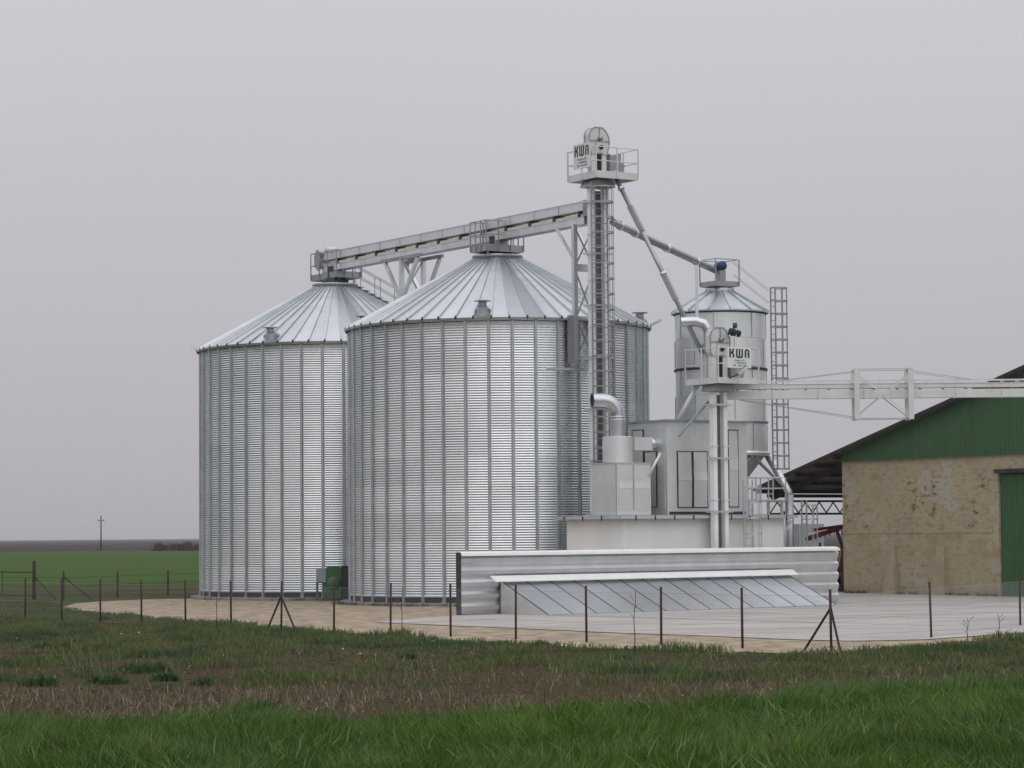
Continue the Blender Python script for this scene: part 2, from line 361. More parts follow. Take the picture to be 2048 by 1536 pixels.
def ribcap_mesh():
    a = pi / NRP; x = RE * math.cos(a); y = -RE * math.sin(a)
    return MB().box(x - .04, x + .015, y - .035, y + .035, ZEE - .06, ZEE + .075).mesh('rib_cap', M['dark'])
SM, STM, RM, RCM = sheet_mesh(), stiff_mesh(), roof_mesh(), ribcap_mesh()
def roof_vent(root, ang, rr):
    """low cowl on a flared base, standing on the roof slope"""
    t = (rr - RC) / (RE - RC); z = ZC + (ZEE - ZC) * t
    x, y = rr * math.cos(ang), rr * math.sin(ang)
    v = MB().lathe([(.32, z - .25), (.32, z + .0), (.22, z + .10), (.17, z + .16), (.17, z + .34)], 20, (x, y)).build('roof_vent', M['dull'], root); autosmooth(v, 20)
    MB().lathe([(.0, z + .42), (.25, z + .39), (.36, z + .355), (.36, z + .34), (0, z + .345)], 20, (x, y)).build('cowl', M['dull'], v, True)
def silo(center, label, off, vents):
    s = thing('grain_silo', label, 'silo', (center[0], center[1], 0), off, 'large corrugated grain silos')
    f = MB().lathe([(0, Z0), (R + .42, Z0), (R + .45, Z0 - .03), (R + .45, -.1)], 84).build('foundation', M['found'], s)
    MB().lathe([(R - .03, Z0), (R - .03, RING0 + .02)], 84).build('base_band', M['dark'], s, True)
    MB().lathe([(R + .02, RING0 - .05), (R + .035, RING0 - .03), (R + .035, RING0 + .03), (R + .02, RING0 + .03)], 84).build('base_angle', M['stiff'], s, True)
    for i in range(NR):
        for k in range(NS): inst('wall_sheet', SM, s, (0, 0, RING0 + i*RH), 2*pi*(k + (i % 2)*1/3)/NS)
    for k in range(NST): inst('stiffener', STM, s, (0, 0, 0), 2*pi*k/NST)
    MB().lathe([(R + .09, ZE - .10), (R + .09, ZE - .03), (R - .05, ZE - .02)], 84).build('eave_ring', M['dark'], s, True)
    for k in range(NRP):
        p = inst('roof_panel', RM, s, (0, 0, 0), 2*pi*k/NRP); inst('rib_cap', RCM, p)
    MB().lathe([(RC - .25, ZC + .02), (RC + .10, ZC - .02), (RC + .12, ZC + .05), (RC + .10, ZC + .11), (RC - .25, ZC + .11)], 40).build('cap_collar', M['dull'], s, True)
    MB().lathe([(RC - .35, ZC + .08), (RC - .35, ZC + .3), (.35, ZC + .45), (.35, ZC + .95)], 24).build('inlet_neck', M['dark'], s, True)
    for a, r in vents: roof_vent(s, a - off, r)
    return s
A = (-.58, 111.2); B = (-8.37, 123.2)
def ang_to(c, u, y): q = P(u, 700, y); return math.atan2(q.y - c[1], q.x - c[0])
silo(A, 'large corrugated steel silo under a cone roof, behind the long windbreak panel', .02, [(ang_to(A, 967, 105.6), 5.9), (rad(-8), 6.1), (rad(100), 5.9), (rad(170), 5.9)])
silo(B, 'large corrugated steel silo with a green fan at its foot', .05, [(ang_to(B, 551, 118.3), 5.9), (ang_to(B, 718, 117.9), 5.75), (rad(60), 5.9), (rad(150), 5.9)])

# service platforms on the two caps
FRA = Frame(A, FA); FRB = Frame(B, FA)
pa = thing('cap_platform', 'small railed platform on the silo cap nearer the elevator tower', 'platform', (A[0], A[1], 0), FA, 'railed platforms on the silo caps')
pb = thing('cap_platform', 'small railed platform on the silo cap at the conveyor drive end', 'platform', (B[0], B[1], 0), FA, 'railed platforms on the silo caps')
for root, fr, uc, vc, ul, ur in ((pa, FRA, 972, 501, 944, 1046), (pb, FRB, 673, 554, 623, 722)):
    yf = -.75
    xc, zc = fr.hy(uc, vc, yf); xr, _ = fr.hy(ur, vc, yf); yl, _ = fr.hx(ul, vc, xc)
    platform(root, xc, xr, yf, max(yl, yf + 1.2), zc, .30, 1.32, 4, 4, 'dull')
    sm = MB().box(-.035, .035, -.035, .035, 0, zc - (ZC + .08)).mesh('stub_leg', M['galv'])
    for sx in (xc + .25, xr - .25):
        for sy in (yf + .25, yl - .25): 
            if math.hypot(sx, sy) < 1.05: inst('stub_leg', sm, root, (sx, sy, ZC + .08))

# stair handrail up the roof of the far silo
st = thing('roof_stair', 'thin tubular handrails climbing the cone roof up to the silo cap', 'handrail', (B[0], B[1], 0), FA)
def roofz(r): return ZC + (ZEE - ZC) * (r - RC) / (RE - RC)
da = rad(-55)
for off in (-.3, .3):
    dx, dy = math.cos(da), math.sin(da); px_, py_ = -dy * off, dx * off
    for h in (.95, .5): MB().tube((dx*1.2 + px_, dy*1.2 + py_, roofz(1.2) + h + .05), (dx*6.3 + px_, dy*6.3 + py_, roofz(6.3) + h + .05), .02, 6).build('handrail', M['dull'], st)
    for i in range(6):
        r = 1.2 + i * 1.02; MB().tube((dx*r + px_, dy*r + py_, roofz(r) + .03), (dx*r + px_, dy*r + py_, roofz(r) + 1.0), .02, 6).build('stanchion', M['dull'], st)
for i in range(16):
    r = 1.3 + i * .33; MB().beam((dx*r - dy*-.3, dy*r + dx*-.3, roofz(r) + .10), (dx*r - dy*.3, dy*r + dx*.3, roofz(r) + .10), .16, .03).build('tread', M['dull'], st)

# ================================================================== conveyor over the silos
CZ1, CZ0 = 16.38, 15.47
cv = thing('silo_conveyor', 'long galvanised belt conveyor spanning from the tall elevator across both silo caps', 'conveyor', (A[0], A[1], 0), FA)
y0, y1 = -7.0, 15.2; ns = 12; sl_ = (y1 - y0) / ns; cw = .27
us = MB(); us.box(-cw, cw, .004, sl_ - .004, CZ1 - .36, CZ1); us.box(-cw - .03, cw + .03, .004, .05, CZ1 - .38, CZ1 + .01); us.box(-cw - .035, cw + .035, .05, sl_ - .005, CZ1 - .02, CZ1 + .02)
usm = us.mesh('upper_trough', M['galv'])
lsb = MB(); lsb.box(-cw, cw, .004, sl_ - .004, CZ0, CZ0 + .27)
lsb.box(-cw - .03, cw + .03, .004, sl_ - .004, CZ0 + .272, CZ0 + .295)
lsm = lsb.mesh('lower_trough', M['galv'])
brm = MB().box(-cw - .02, cw + .02, -.08, .08, CZ0 + .297, CZ1 - .382).mesh('bracket', M['dark'])
for i in range(ns):
    inst('upper_trough', usm, cv, (0, y0 + i*sl_, 0)); inst('lower_trough', lsm, cv, (0, y0 + i*sl_, 0)); inst('bracket', brm, cv, (0, y0 + i*sl_ + .35, 0))
MB().box(-.24, .24, y0, y1, CZ0 + .30, CZ0 + .42).build('belt', M['cream'], cv)
MB().box(-.33, .33, y0 - .35, y0 - .002, CZ0 + .3, CZ1 + .04).build('tail_box', M['dull'], cv)
# drive head at the far end
dh = MB().prism([(15.21, CZ1 - .62), (15.4, CZ1 - .75), (15.65, CZ1 - .6), (15.70, CZ1 - .15), (15.5, CZ1 + .10), (15.25, CZ1 + .04)], -.30, .28, lambda p, q, t: (t, p, q)).build('drive_housing', M['galv'], cv)
MB().prism([(15.15, CZ1 - .62), (15.42, CZ1 - .82), (15.74, CZ1 - .6), (15.78, CZ1 - .12), (15.52, CZ1 + .22), (15.25, CZ1 + .10)], -.38, -.34, lambda p, q, t: (t, p, q)).build('drive_guard', M['dull'], cv)
MB().tube((-.15, 15.0, CZ1 + .17), (.55, 15.0, CZ1 + .17), .15, 20).build('motor', M['paint'], cv, True)
MB().box(-.30, .30, 14.2, 15.1, CZ0 - .75, CZ0 - .005).build('discharge_chute', M['dull'], cv)
MB().box(-.28, .28, -.4, .4, CZ0 - .45, CZ0 - .005).build('discharge_chute', M['dull'], cv)

def trestle(yc, xs, z0, zk, label, spread=1.45):
    t = thing('conveyor_trestle', label, 'trestle', (A[0], A[1], 0), FA)
    for x in xs:
        MB().box(x - .09, x + .09, yc - .09, yc + .09, z0, CZ0 - .16).build('column', M['galv'], t)
        for s in (-1, 1): MB().beam((x, yc + s*.09, zk), (x, yc + s*spread, CZ0 - .17), .14, .15).build('knee_brace', M['galv'], t)
    MB().beam((xs[0] + .07, yc, zk + .1), (xs[1] - .07, yc, CZ0 - .2), .05, .05).build('cross_brace', M['dull'], t)
    MB().beam((xs[0] + .07, yc + .04, CZ0 - .2), (xs[1] - .07, yc + .04, zk + .1), .05, .05).build('cross_brace', M['dull'], t)
    for x in xs: MB().box(x - .07, x + .07, yc - spread - .25, yc + spread + .35, CZ0 - .155, CZ0 - .005).build('bearer_beam', M['dull'], t)
    MB().box(xs[0] + .075, xs[1] - .075, yc - .06, yc + .06, CZ0 - .15, CZ0 - .01).build('cross_beam', M['dull'], t)
    return t
trestle(7.2, (-.55, .6), 0, 13.55, 'tall steel trestle with slanting knee braces between the two silos')
t2 = thing('conveyor_trestle', 'braced steel ladder frame bolted to the silo wall beside the elevator tower', 'trestle', (A[0], A[1], 0), FA)
xp, yp = -.50, -6.62
MB().box(xp - .09, xp + .09, yp - .09, yp + .09, 9.72, CZ0 - .01).build('column', M['galv'], t2)
MB().box(xp - .30, xp - .10, yp - .02, yp + .14, 9.78, 11.75).build('wall_bracket', M['dull'], t2)
MB().beam((xp, yp + .1, 14.1), (xp, yp + 1.3, CZ0 - .03), .09, .10).build('knee_brace', M['galv'], t2)
MB().beam((xp + .95, yp + .1, 14.1), (xp + .95, yp + 1.3, CZ0 - .03), .09, .10).build('knee_brace', M['galv'], t2)
MB().box(xp + .87, xp + 1.03, yp - .08, yp + .08, 9.72, CZ0 - .01).build('column', M['galv'], t2)
for z in (9.95, 11.6, 13.55): MB().box(xp + .09, xp + .87, yp - .05, yp + .05, z, z + .30 if z > 13 else z + .12).build('tie', M['galv'], t2)
for za, zb in ((10.1, 11.6), (11.75, 13.5), (13.9, 15.3)):
    MB().beam((xp + .09, yp - .02, za), (xp + .87, yp - .02, zb), .05, .05).build('cross_brace', M['dull'], t2)
    MB().beam((xp + .09, yp + .03, zb), (xp + .87, yp + .03, za), .05, .05).build('cross_brace', M['dull'], t2)
MB().box(xp - 1.5, xp + 1.3, yp - .13, yp - .09, 9.50, 9.58).build('wall_tie', M['galv'], t2)

# ================================================================== white base building
FW = Frame((4.26, 100.5), FA)
WH = FW.hy(1247, 1030, 0)[1]
xr, _ = FW.hy(1568, 1030, 0); yl, _ = FW.hx(1133, 1030, 0)
wb = thing('base_building', 'low flat-roofed white rendered building carrying the grain dryer', 'building', FW.o, FA)
MB().box(0, xr, 0, yl, -.1, WH - .16).build('wall', M['white'], wb)
MB().box(-.28, xr + .28, -.28, yl + .28, WH - .16, WH).build('roof_slab', M['dull'], wb)
gm = MB().box(-.40, xr + .42, -.40, -.285, WH - .15, WH - .03).build('gutter', M['galv'], wb)
MB().box(-.40, -.285, -.28, yl + .3, WH - .15, WH - .03).build('gutter', M['galv'], wb)
bm_ = MB().box(-.02, .02, -.43, -.405, WH - .22, WH - .02).mesh('gutter_bracket', M['dark'])
for i in range(9): inst('gutter_bracket', bm_, wb, (.3 + i * (xr - .5) / 8, 0, 0))
bm2 = MB().box(-.43, -.405, -.02, .02, WH - .22, WH - .02).mesh('gutter_bracket', M['dark'])
for i in range(3): inst('gutter_bracket', bm2, wb, (0, .9 + i * 1.3, 0))
MB().path([(xr + .1, -.34, WH - .15), (xr + .1, -.30, WH - .3), (xr + .02, -.08, WH - .62), (xr + .02, -.08, .05)], .055, 10).build('downpipe', M['galv'], wb, True)

# ================================================================== dryer house
dx0, dy0 = 2.45, .70
q = FW.loc(P(1333, 840, 102.5)); dx0, dy0 = q.x, q.y
DZ = q.z; dxr, _ = FW.hy(1493, 842, dy0); dyl, _ = FW.hx(1256, 853, dx0)
dr = thing('dryer_house', 'tall box-shaped grain dryer clad in flat galvanised panels, on the white building', 'dryer', FW.o, FA)
MB().box(dx0, dxr, dy0, dyl, WH + .006, DZ - .05).build('casing', M['flat'], dr)
rf_ = MB().prism([(dx0 - .12, DZ - .05), (dxr + .25, DZ - .05), (dxr + .25, DZ + .02), (dx0 - .12, DZ + .02)], dy0 - .14, dyl + .15, lambda p, q, t: (p, t, q)).build('roof', M['dull'], dr)
def frontpanel(name, u0_, v0_, u1_, v1_, m, d=.03, frame=False, root=dr, y=dy0, split=False):
    a = FW.hy(u0_, v0_, y); b = FW.hy(u1_, v1_, y)
    if split:                                  # two sheets, each slightly dished about the mid seam
        zm = a[1] + (b[1] - a[1]) * .52
        o = MB().prism([(y - .002, zm + .004), (y - .002, a[1]), (y - d, a[1]), (y - d - .012, zm + (a[1] - zm)*.3), (y - d - .032, zm + .004)], a[0], b[0], lambda p, q, t: (t, p, q)).build(name, M[m], root)
        MB().prism([(y - .002, b[1]), (y - .002, zm - .004), (y - d - .02, zm - .004), (y - d, b[1])], a[0], b[0], lambda p, q, t: (t, p, q)).build('lower_sheet', M[m], o)
    else: o = MB().box(a[0], b[0], y - d, y - .002, b[1], a[1]).build(name, M[m], root)
    if frame:
        f = MB(); e = .035
        for bx in ((a[0] - e, a[0] - .002, b[1] - e, a[1] + e), (b[0] + .002, b[0] + e, b[1] - e, a[1] + e), (a[0], b[0], a[1] + .002, a[1] + e), (a[0], b[0], b[1] - e, b[1] - .002)):
            f.box(bx[0], bx[1], y - d - .01, y - .003, bx[2], bx[3])
        f.build('seal_frame', M['black'], o)
    return o
def sidepanel(name, u0_, v0_, u1_, v1_, m, d=.03, frame=False, root=dr, x=dx0):
    a = FW.hx(u0_, v0_, x); b = FW.hx(u1_, v1_, x); ya, yb = max(a[0], b[0]), min(a[0], b[0]); zt, zb = max(a[1], b[1]), min(a[1], b[1])
    o = MB().box(x - d, x - .002, yb, ya, zb, zt).build(name, M[m], root)
    if frame:
        f = MB(); e = .035
        for by in ((yb - e, yb - .002, zb - e, zt + e), (ya + .002, ya + e, zb - e, zt + e), (yb, ya, zt + .002, zt + e), (yb, ya, zb - e, zb - .002)):
            f.box(x - d - .01, x - .003, by[0], by[1], by[2], by[3])
        f.build('seal_frame', M['black'], o)
    return o
frontpanel('panel', 1336, 846, 1351, 916, 'flat', .012); frontpanel('panel', 1336, 919, 1351, 1018, 'flat', .012)
frontpanel('panel', 1353, 846, 1389, 898, 'flat', .014); frontpanel('panel', 1391, 846, 1440, 898, 'flat', .014)
frontpanel('door', 1355, 904, 1383, 1014, 'flat', .03, True, split=True); frontpanel('door', 1386, 904, 1414, 1014, 'flat', .03, True, split=True)
frontpanel('panel', 1418, 902, 1452, 1016, 'flat', .014)
frontpanel('door', 1456, 861, 1476, 1013, 'flat', .03, True, split=True)
frontpanel('panel', 1480, 846, 1491, 918, 'flat', .012); frontpanel('panel', 1480, 920, 1491, 1018, 'flat', .012)
sidepanel('door', 1291, 905, 1314, 1013, 'flat', .03, True); sidepanel('door', 1266, 862, 1288, 1000, 'flat', .03, True)
sidepanel('panel', 1291, 856, 1331, 898, 'flat', .012); sidepanel('panel', 1318, 905, 1331, 1018, 'flat', .012)
MB().box(dx0 + .1, dxr - .1, dy0 - .05, dy0 - .003, WH + .02, WH + .13).build('sill', M['dark'], dr)

# ================================================================== dust filter box, drum and flue
bx0, by0 = FW.loc(P(1232, 925, 101.6)).x, FW.loc(P(1232, 925, 101.6)).y
BZ = FW.hy(1232, 926, by0)[1]; bxr = FW.hy(1301, 926, by0)[0]; byl = FW.hx(1182, 928, bx0)[0]
df = thing('dust_collector', 'galvanised square collector box topped by a drum and a curved flue pipe', 'dust collector', FW.o, FA)
MB().box(bx0, bxr, by0, byl, WH + .005, BZ - .02).build('box', M['flat'], df)
MB().box(bx0 - .05, bxr + .05, by0 - .05, byl + .05, BZ - .02, BZ + .03).build('lid', M['galv'], df)
for (a, b, c, d) in ((1236, 930, 1265, 1020), (1268, 930, 1299, 1020)):
    frontpanel('panel', a, b, c, d, 'flat', .015, root=df, y=by0, split=True)
for (a, b, c, d) in ((1185, 932, 1229, 972), (1185, 975, 1229, 1020)): sidepanel('panel', a, b, c, d, 'flat', .015, root=df, x=bx0)
for (u_, v_, uu, vv) in ((1265.6, 930, 1267.4, 1020),): frontpanel('joint', u_, v_, uu, vv, 'stiff', .019, root=df, y=by0)
MB().box(bx0 - .02, bx0 + .012, by0 - .02, by0 + .012, WH + .01, BZ - .03).build('corner_angle', M['stiff'], df)
cc = FW.loc(P(1235.5, 900, 102.35)); DR = .60; DT = FW.hy(1236, 873, cc.y - DR)[1]
MB().lathe([(DR, BZ + .03), (DR, DT), (DR - .03, DT + .02), (0, DT + .02)], 32, (cc.x, cc.y)).build('drum', M['flat'], df)
autosmooth(df.children[-1] if False else [o for o in df.children if o.name.startswith('drum')][0])
fl0 = FW.loc(P(1238, 820, 102.35)); FR = .29
pth = [(cc.x, cc.y, DT + .02), (cc.x, cc.y, fl0.z - .25)]
ctr = Vector((cc.x, cc.y, fl0.z - .25)); rb = .62; lftdir = Vector((-.84, .54, 0)) * .62 + Vector((-.9, -.2, 0)) * .38; lftdir.normalize()
for k in range(1, 6):
    a = pi/2 * k / 5; pth.append(tuple(ctr + lftdir * (rb * (1 - math.cos(a))) + Vector((0, 0, rb * math.sin(a)))))
last = Vector(pth[-1]); pth.append(tuple(last + lftdir * .42))
fl = MB().path(pth, FR, 24, cap=False).build('flue_pipe', M['roof'], df); autosmooth(fl, 20)
for z in (fl0.z - .30, fl0.z - .42): MB().lathe([(FR, z), (FR + .035, z + .01), (FR + .035, z + .05), (FR, z + .06)], 24, (cc.x, cc.y)).build('clamp_ring', M['galv'], fl, True)
# duct from the drum to the dryer
tq = .26
ductz = FW.hy(1290, 888, cc.y - .2)[1]
MB().box(cc.x + DR - .1, cc.x + DR + .75, cc.y - .45, cc.y + .10, ductz - .26, ductz + .26).build('duct', M['flat'], df)
x_a = cc.x + DR + .752; x_b = dx0 - .002
MB().path([(x_a, cc.y - .18, ductz), (x_a + .35, cc.y - .18, ductz), (x_a + .36, cc.y - .18, ductz), (max(x_b, x_a + .6), cc.y - .18, ductz)], [.30, .20, .20, .24], 20).build('duct_reducer', M['roof'], df, True)
MB().tube(FW.loc(P(1321, 907, 101.9)), FW.loc(P(1296, 953, 101.7)), .055, 10).build('sample_pipe', M['paint'], df, True)

# ================================================================== elevators
def arch(w2, h):           # casing outline of an elevator head
    return [(-w2*.8, h*.48), (-w2, h*.56), (-w2, h*.86), (-w2*.82, h*.95), (-w2*.45, h), (w2*.30, h), (w2*.66, h*.94), (w2*1.0, h*.81), (w2*1.02, h*.70), (w2*.8, h*.48)]
def elevator(label, uc, yc, plat, head_top, trunk_gap, plat_uv, ladder_side, zbase=0, pipe=None, group='bucket elevators'):
    o = P(uc, 1000, yc); fr = Frame((o.x, o.y), FA); e = thing('bucket_elevator', label, 'elevator', fr.o, FA, group)
    (uc_, vb), ul, ur, toe_px, rail_px = plat_uv
    yf = -.95; xc, zb = fr.hy(uc_, vb, yf); xr_, _ = fr.hy(ur, vb, yf); yl_, _ = fr.hx(ul, vb, xc)
    zt = fr.hy(uc_, vb - toe_px, yf)[1]; zr = fr.hy(uc_, vb - rail_px, yf)[1]
    platform(e, xc, xr_, yf, yl_, zb, zt - zb, zr - zb, 3, 3, 'paint')
    zh = zb + .08
    tw, td = .09, .125
    tm = MB(); nseg = int((zb - .29 - zbase) / 1.8); hs = (zb - .29 - zbase) / nseg
    tm.box(-tw, tw, -td, td, .004, hs - .004); tm.box(-tw - .03, tw + .03, -td - .03, td + .03, hs - .05, hs - .01)
    tme = tm.mesh('trunk_section', M['shine'])
    for s in (-1, 1):
        for i in range(nseg): inst('trunk_section', tme, e, (s * trunk_gap, 0, zbase + i*hs))
    bxm = MB().box(-trunk_gap - .24, trunk_gap + .24, -.24, -.185, -.035, .035).box(-trunk_gap - .24, trunk_gap + .24, .185, .24, -.035, .035).box(-trunk_gap - .24, -trunk_gap - .165, -.184, .184, -.035, .035).box(trunk_gap + .165, trunk_gap + .24, -.184, .184, -.035, .035).mesh('collar', M['galv'])
    k = zbase + 1.6
    while k < zb - .6: inst('collar', bxm, e, (0, 0, k)); k += 2.1
    MB().box(-trunk_gap + tw + .035, trunk_gap - tw - .035, .07, .11, zbase + .3, zb - .4).build('gap_shade_strip', M['dgrey'], e)  # added dark strip, stands for the shade in the gap between the trunks
    # tapered transition under the platform
    MB().prism([(xc + .25, zb - .002), (xr_ - .9, zb - .002), (trunk_gap + .3, zb - .28), (-trunk_gap - .25, zb - .28)], -.42, .42, lambda p, q, t: (p, t, q)).build('transition', M['dull'], e)
    
    # head
    hw = .47; hh = head_top - zh
    hd = MB().prism([(p, zh + q) for p, q in arch(hw, hh)], -.18, .18, lambda p, q, t: (p, t, q)).build('head', M['paint'], e)
    for s in (-1, 1): MB().box(s*.26 - .11, s*.26 + .11, -.14, .14, zh, zh + hh*.48 - .002).build('casing_leg', M['shine'], hd)
    rim = MB(); ol = [(p, zh + q) for p, q in arch(hw + .015, hh + .015)]
    for yy in (-.182, .182):
        rim = MB()
        for a, b in zip(ol, ol[1:]): rim.beam((a[0], yy, a[1]), (b[0], yy, b[1]), .045, .035, up=(0, 1, 0))
        rim.build('rim', M['dull'], hd)
    MB().box(-.02, .02, -.205, -.184, zh + hh*.80, zh + hh - .01).build('seam_flange', M['dull'], hd)
    MB().box(-hw - .01, hw + .03, -.215, -.206, zh + hh*.73, zh + hh*.73 + .045).build('split_flange', M['dull'], hd)
    MB().box(-.17, .17, -.28, -.22, zh + hh*.50, zh + hh*.71).build('bearing_plate', M['paint'], hd)
    MB().tube((0, -.36, zh + hh*.61), (0, -.281, zh + hh*.61), .085, 14).build('shaft_end', M['black'], hd, True)
    MB().tube((0, -.34, zh + hh*.79), (0, -.22, zh + hh*.79), .09, 12).build('bearing', M['dull'], hd, True)
    MB().box(-.12, .12, -.12, .12, zh + .02, zh + hh*.47).build('drive_motor', M['black'], hd)
    # discharge hood and drive guard on the platform
    MB().prism([(hw + .002, zh + hh*.50), (hw + .75, zh + hh*.30), (hw + .55, zh + .02), (hw + .002, zh + .02)], -.24, .24, lambda p, q, t: (p, t, q)).build('discharge_hood', M['dull'], e)
    return e, fr, (xc, xr_, yf, yl_, zb, zt, zr)
e1, F1, p1 = elevator('tall bucket elevator tower with a caged ladder beside the silos', 1201, 104.9, None, P(1200, 257, 104.9).z, .33, ((1193, 354), 1137, 1275, 14, 62), 1)
e2, F2, p2 = elevator('shorter bucket elevator standing before the dryer doors', 1439, 102.3, None, P(1437, 657, 102.3).z, .26, ((1437, 766), 1372, 1516, 12, 72), 1)
ladder(e1, -.20, -.42, 2.0, p1[4] - .12, .78, 0, 3.2, .42, .3, .62, m='dull')
# extra bits on each head
def guard(root, p, d0, d1, m):
    xc, xr_, yf, yl_, zb, zt, zr = p
    MB().prism([(xr_ - .80, zb + .10), (xr_ - .10, zb + .10), (xr_ - .10, zr - .04), (xr_ - .70, zr - .22)], d0, d1, lambda a, b, t: (a, t, b)).build('drive_guard', M[m], root)
    MB().tube((xr_ - 1.05, yf + .35, zb + .24), (xr_ - .70, yf + .35, zb + .24), .14, 14).build('motor', M['dull'], root, True)
guard(e1, p1, .05, .17, 'dull')
mb = MB(); zz = p2[5] + 1.45
mq = F2.loc(P(1470, 656, 102.1)); 
MB().tube((mq.x, mq.y, mq.z - .02), (mq.x, mq.y, mq.z + .20), .09, 14).build('motor', M['blue'], e2, True)
MB().path([(mq.x - .24, mq.y, mq.z - .14), (mq.x + .20, mq.y, mq.z - .22)], .14, 14).build('gearbox', M['black'], e2, True)
MB().beam((.40, mq.y, mq.z - .30), (mq.x - .1, mq.y, mq.z - .20), .12, .18).build('gear_arm', M['dark'], e2)
MB().tube((mq.x - .05, mq.y - .1, p2[4] + .3), (mq.x - .02, mq.y - .1, mq.z), .018, 6).build('cable', M['paint'], e2)
# aspiration elbow left of the shorter head
q0, q1, q2_, q3, q4 = (F2.loc(P(u, v, 102.9)) for u, v in ((1362, 644), (1392, 643), (1408, 648), (1416, 660), (1418, 690)))
autosmooth(MB().path([q0, q1, q2_, q3, q4], .20, 20).build('aspiration_elbow', M['roof'], e2), 20)
MB().box(q4.x - .28, q4.x + .28, q4.y - .25, q4.y + .25, p2[4] + .08, q4.z + .05).build('inlet_box', M['flat'], e2)

# struts and pipes around the short elevator
sp = thing('grain_pipe', 'bright straight grain pipe slanting from the short elevator to the dryer roof', 'pipe', (0, 0, 0))
MB().tube(P(1395, 770, 102.9), P(1357, 838, 103.2), .085, 14).build('pipe', M['shine'], sp, True)
MB().tube(P(1390, 772, 102.9), P(1399, 762, 102.9), .15, 14).build('flange', M['dull'], sp, True)
ss = MB().beam(P(1417, 803, 102.4), P(1357, 873, 101.4), .07, .09).build('support_strut', M['dull']); tag(ss, 'thin dark steel strut slanting from the short elevator onto the dryer front', 'strut')
# ladder with cage up the white building
lw = thing('caged_ladder', 'caged steel ladder up the front of the white building', 'ladder', FW.o, FA)
lx = FW.hy(1497, 1000, -.45)[0]; lt = FW.hy(1490, 1000, -.45)[1]
ladder(lw, lx, -.42, .06, FW.hy(1497, 1030, -.45)[1] + .15, .46, 0, 2.2, .36, .3, .62, stick=1.25)
lq = P(1608, 1000, 114.5)
lg = thing('caged_ladder', 'free caged ladder beside the hopper silo leg, in front of the canopy', 'ladder', (lq.x, lq.y, 0), FA)
ladder(lg, 0, 0, .05, P(1608, 1000, 114.5).z - .7, .46, .4, 2.2, .36, .3, .62, stick=.7)

# ------------------------------------------------------------------ signs
def sign(fr, face, c, ulist, label, zlo_v, zhi_v):
    """face 'y': hangs on local y=c, 'x': on local x=c"""
    (ua, ub) = ulist
    if face == 'y':
        xa, z1 = fr.hy(ua, zhi_v, c); xb, _ = fr.hy(ub, zhi_v, c); z0 = fr.hy((ua + ub)/2, zlo_v, c)[1]
        org = fr.wld(xa, c, z0); ang = fr.a; wd = xb - xa
    else:
        ya, z1 = fr.hx(ua, zhi_v, c); yb, _ = fr.hx(ub, zhi_v, c); z0 = fr.hx((ua + ub)/2, zlo_v, c)[1]
        org = fr.wld(c, ya, z0); ang = fr.a - pi/2; wd = ya - yb
    h = z1 - z0
    s = thing('company_sign', label, 'sign', org, ang)
    MB().box(0, wd, -.03, 0, 0, h).build('board', M['sign'], s)
    lt = MB(); X0, Y0, S = wd*.07, h*.50, h*.43; W = wd*.86
    def T(x, y): return (X0 + x * W, Y0 + y * S)
    def poly(pts): 
        lt.prism([T(*p) for p in pts], -.034, -.0305, lambda p, q, t: (p, t, q))
    def ringsec(cx, cy, ro, ri, a0, a1, sy=1.0, n=10):
        for k in range(n):
            a, b = a0 + (a1 - a0)*k/n, a0 + (a1 - a0)*(k + 1)/n
            poly([(cx + ro*math.cos(a), cy + ro*sy*math.sin(a)), (cx + ro*math.cos(b), cy + ro*sy*math.sin(b)), (cx + ri*math.cos(b), cy + ri*sy*math.sin(b)), (cx + ri*math.cos(a), cy + ri*sy*math.sin(a))])
    asp = W / S
    # K
    poly([(0, 0), (.085, 0), (.085, 1), (0, 1)]); poly([(.085, .46), (.13, .40), (.20, .48), (.255, 1), (.17, 1)][:]); poly([(.085, .46), (.085, .62), (.15, .62), (.20, .48)])
    poly([(.165, 0), (.25, 0), (.25, .38), (.20, .52), (.12, .44), (.165, .34)])
    # W
    for x in (.33, .465, .60): poly([(x, .2), (x + .08, .2), (x + .08, 1), (x, 1)])
    for cx in (.4375, .5725): ringsec(cx, .2, .1075, .0275, pi, 2*pi, asp * .85)
    # A
    poly([(.76, 0), (.845, 0), (.845, .72), (.76, .72)]); poly([(.915, 0), (1, 0), (1, .72), (.915, .72)]); ringsec(.88, .72, .12, .035, 0, pi, asp * .8)
    poly([(.885, .38), (.915, .30), (.915, .56), (.885, .50)])
    lt.build('lettering', M['ink'], s)
    def text(body, size, x, z, m):
        cu = bpy.data.curves.new('txt', 'FONT'); cu.body = body; cu.size = size; cu.align_x = 'CENTER'; cu.extrude = .0015
        to = bpy.data.objects.new('txt', cu); col.objects.link(to); bpy.context.view_layer.update()
        me = bpy.data.meshes.new_from_object(to); bpy.data.objects.remove(to); me.materials.clear(); me.materials.append(M[m])
        o = inst('lettering', me, s, (x, -.0325, z)); o.rotation_euler = (pi/2, 0, 0); return o
    text('Hungária Kft', h*.125, wd*.5, h*.335, 'ink')
    g = MB()                                   # two lines too small to read
    for z, runs in ((.215, ((.27, .31), (.38, .80))), (.09, ((.22, .36), (.44, .60), (.66, .82)))):
        for a, b in runs:
            x = a
            while x < b: g.box(wd*x, wd*(x + .016), -.033, -.0305, h*z, h*(z + .05 + .02 * random.random())); x += .024
    g.build('small_print', M['ink2'], s)
    return s
sign(F1, 'x', p1[0] - .05, (1148, 1181), 'white company sign on the tall elevator platform railing', 337, 291)
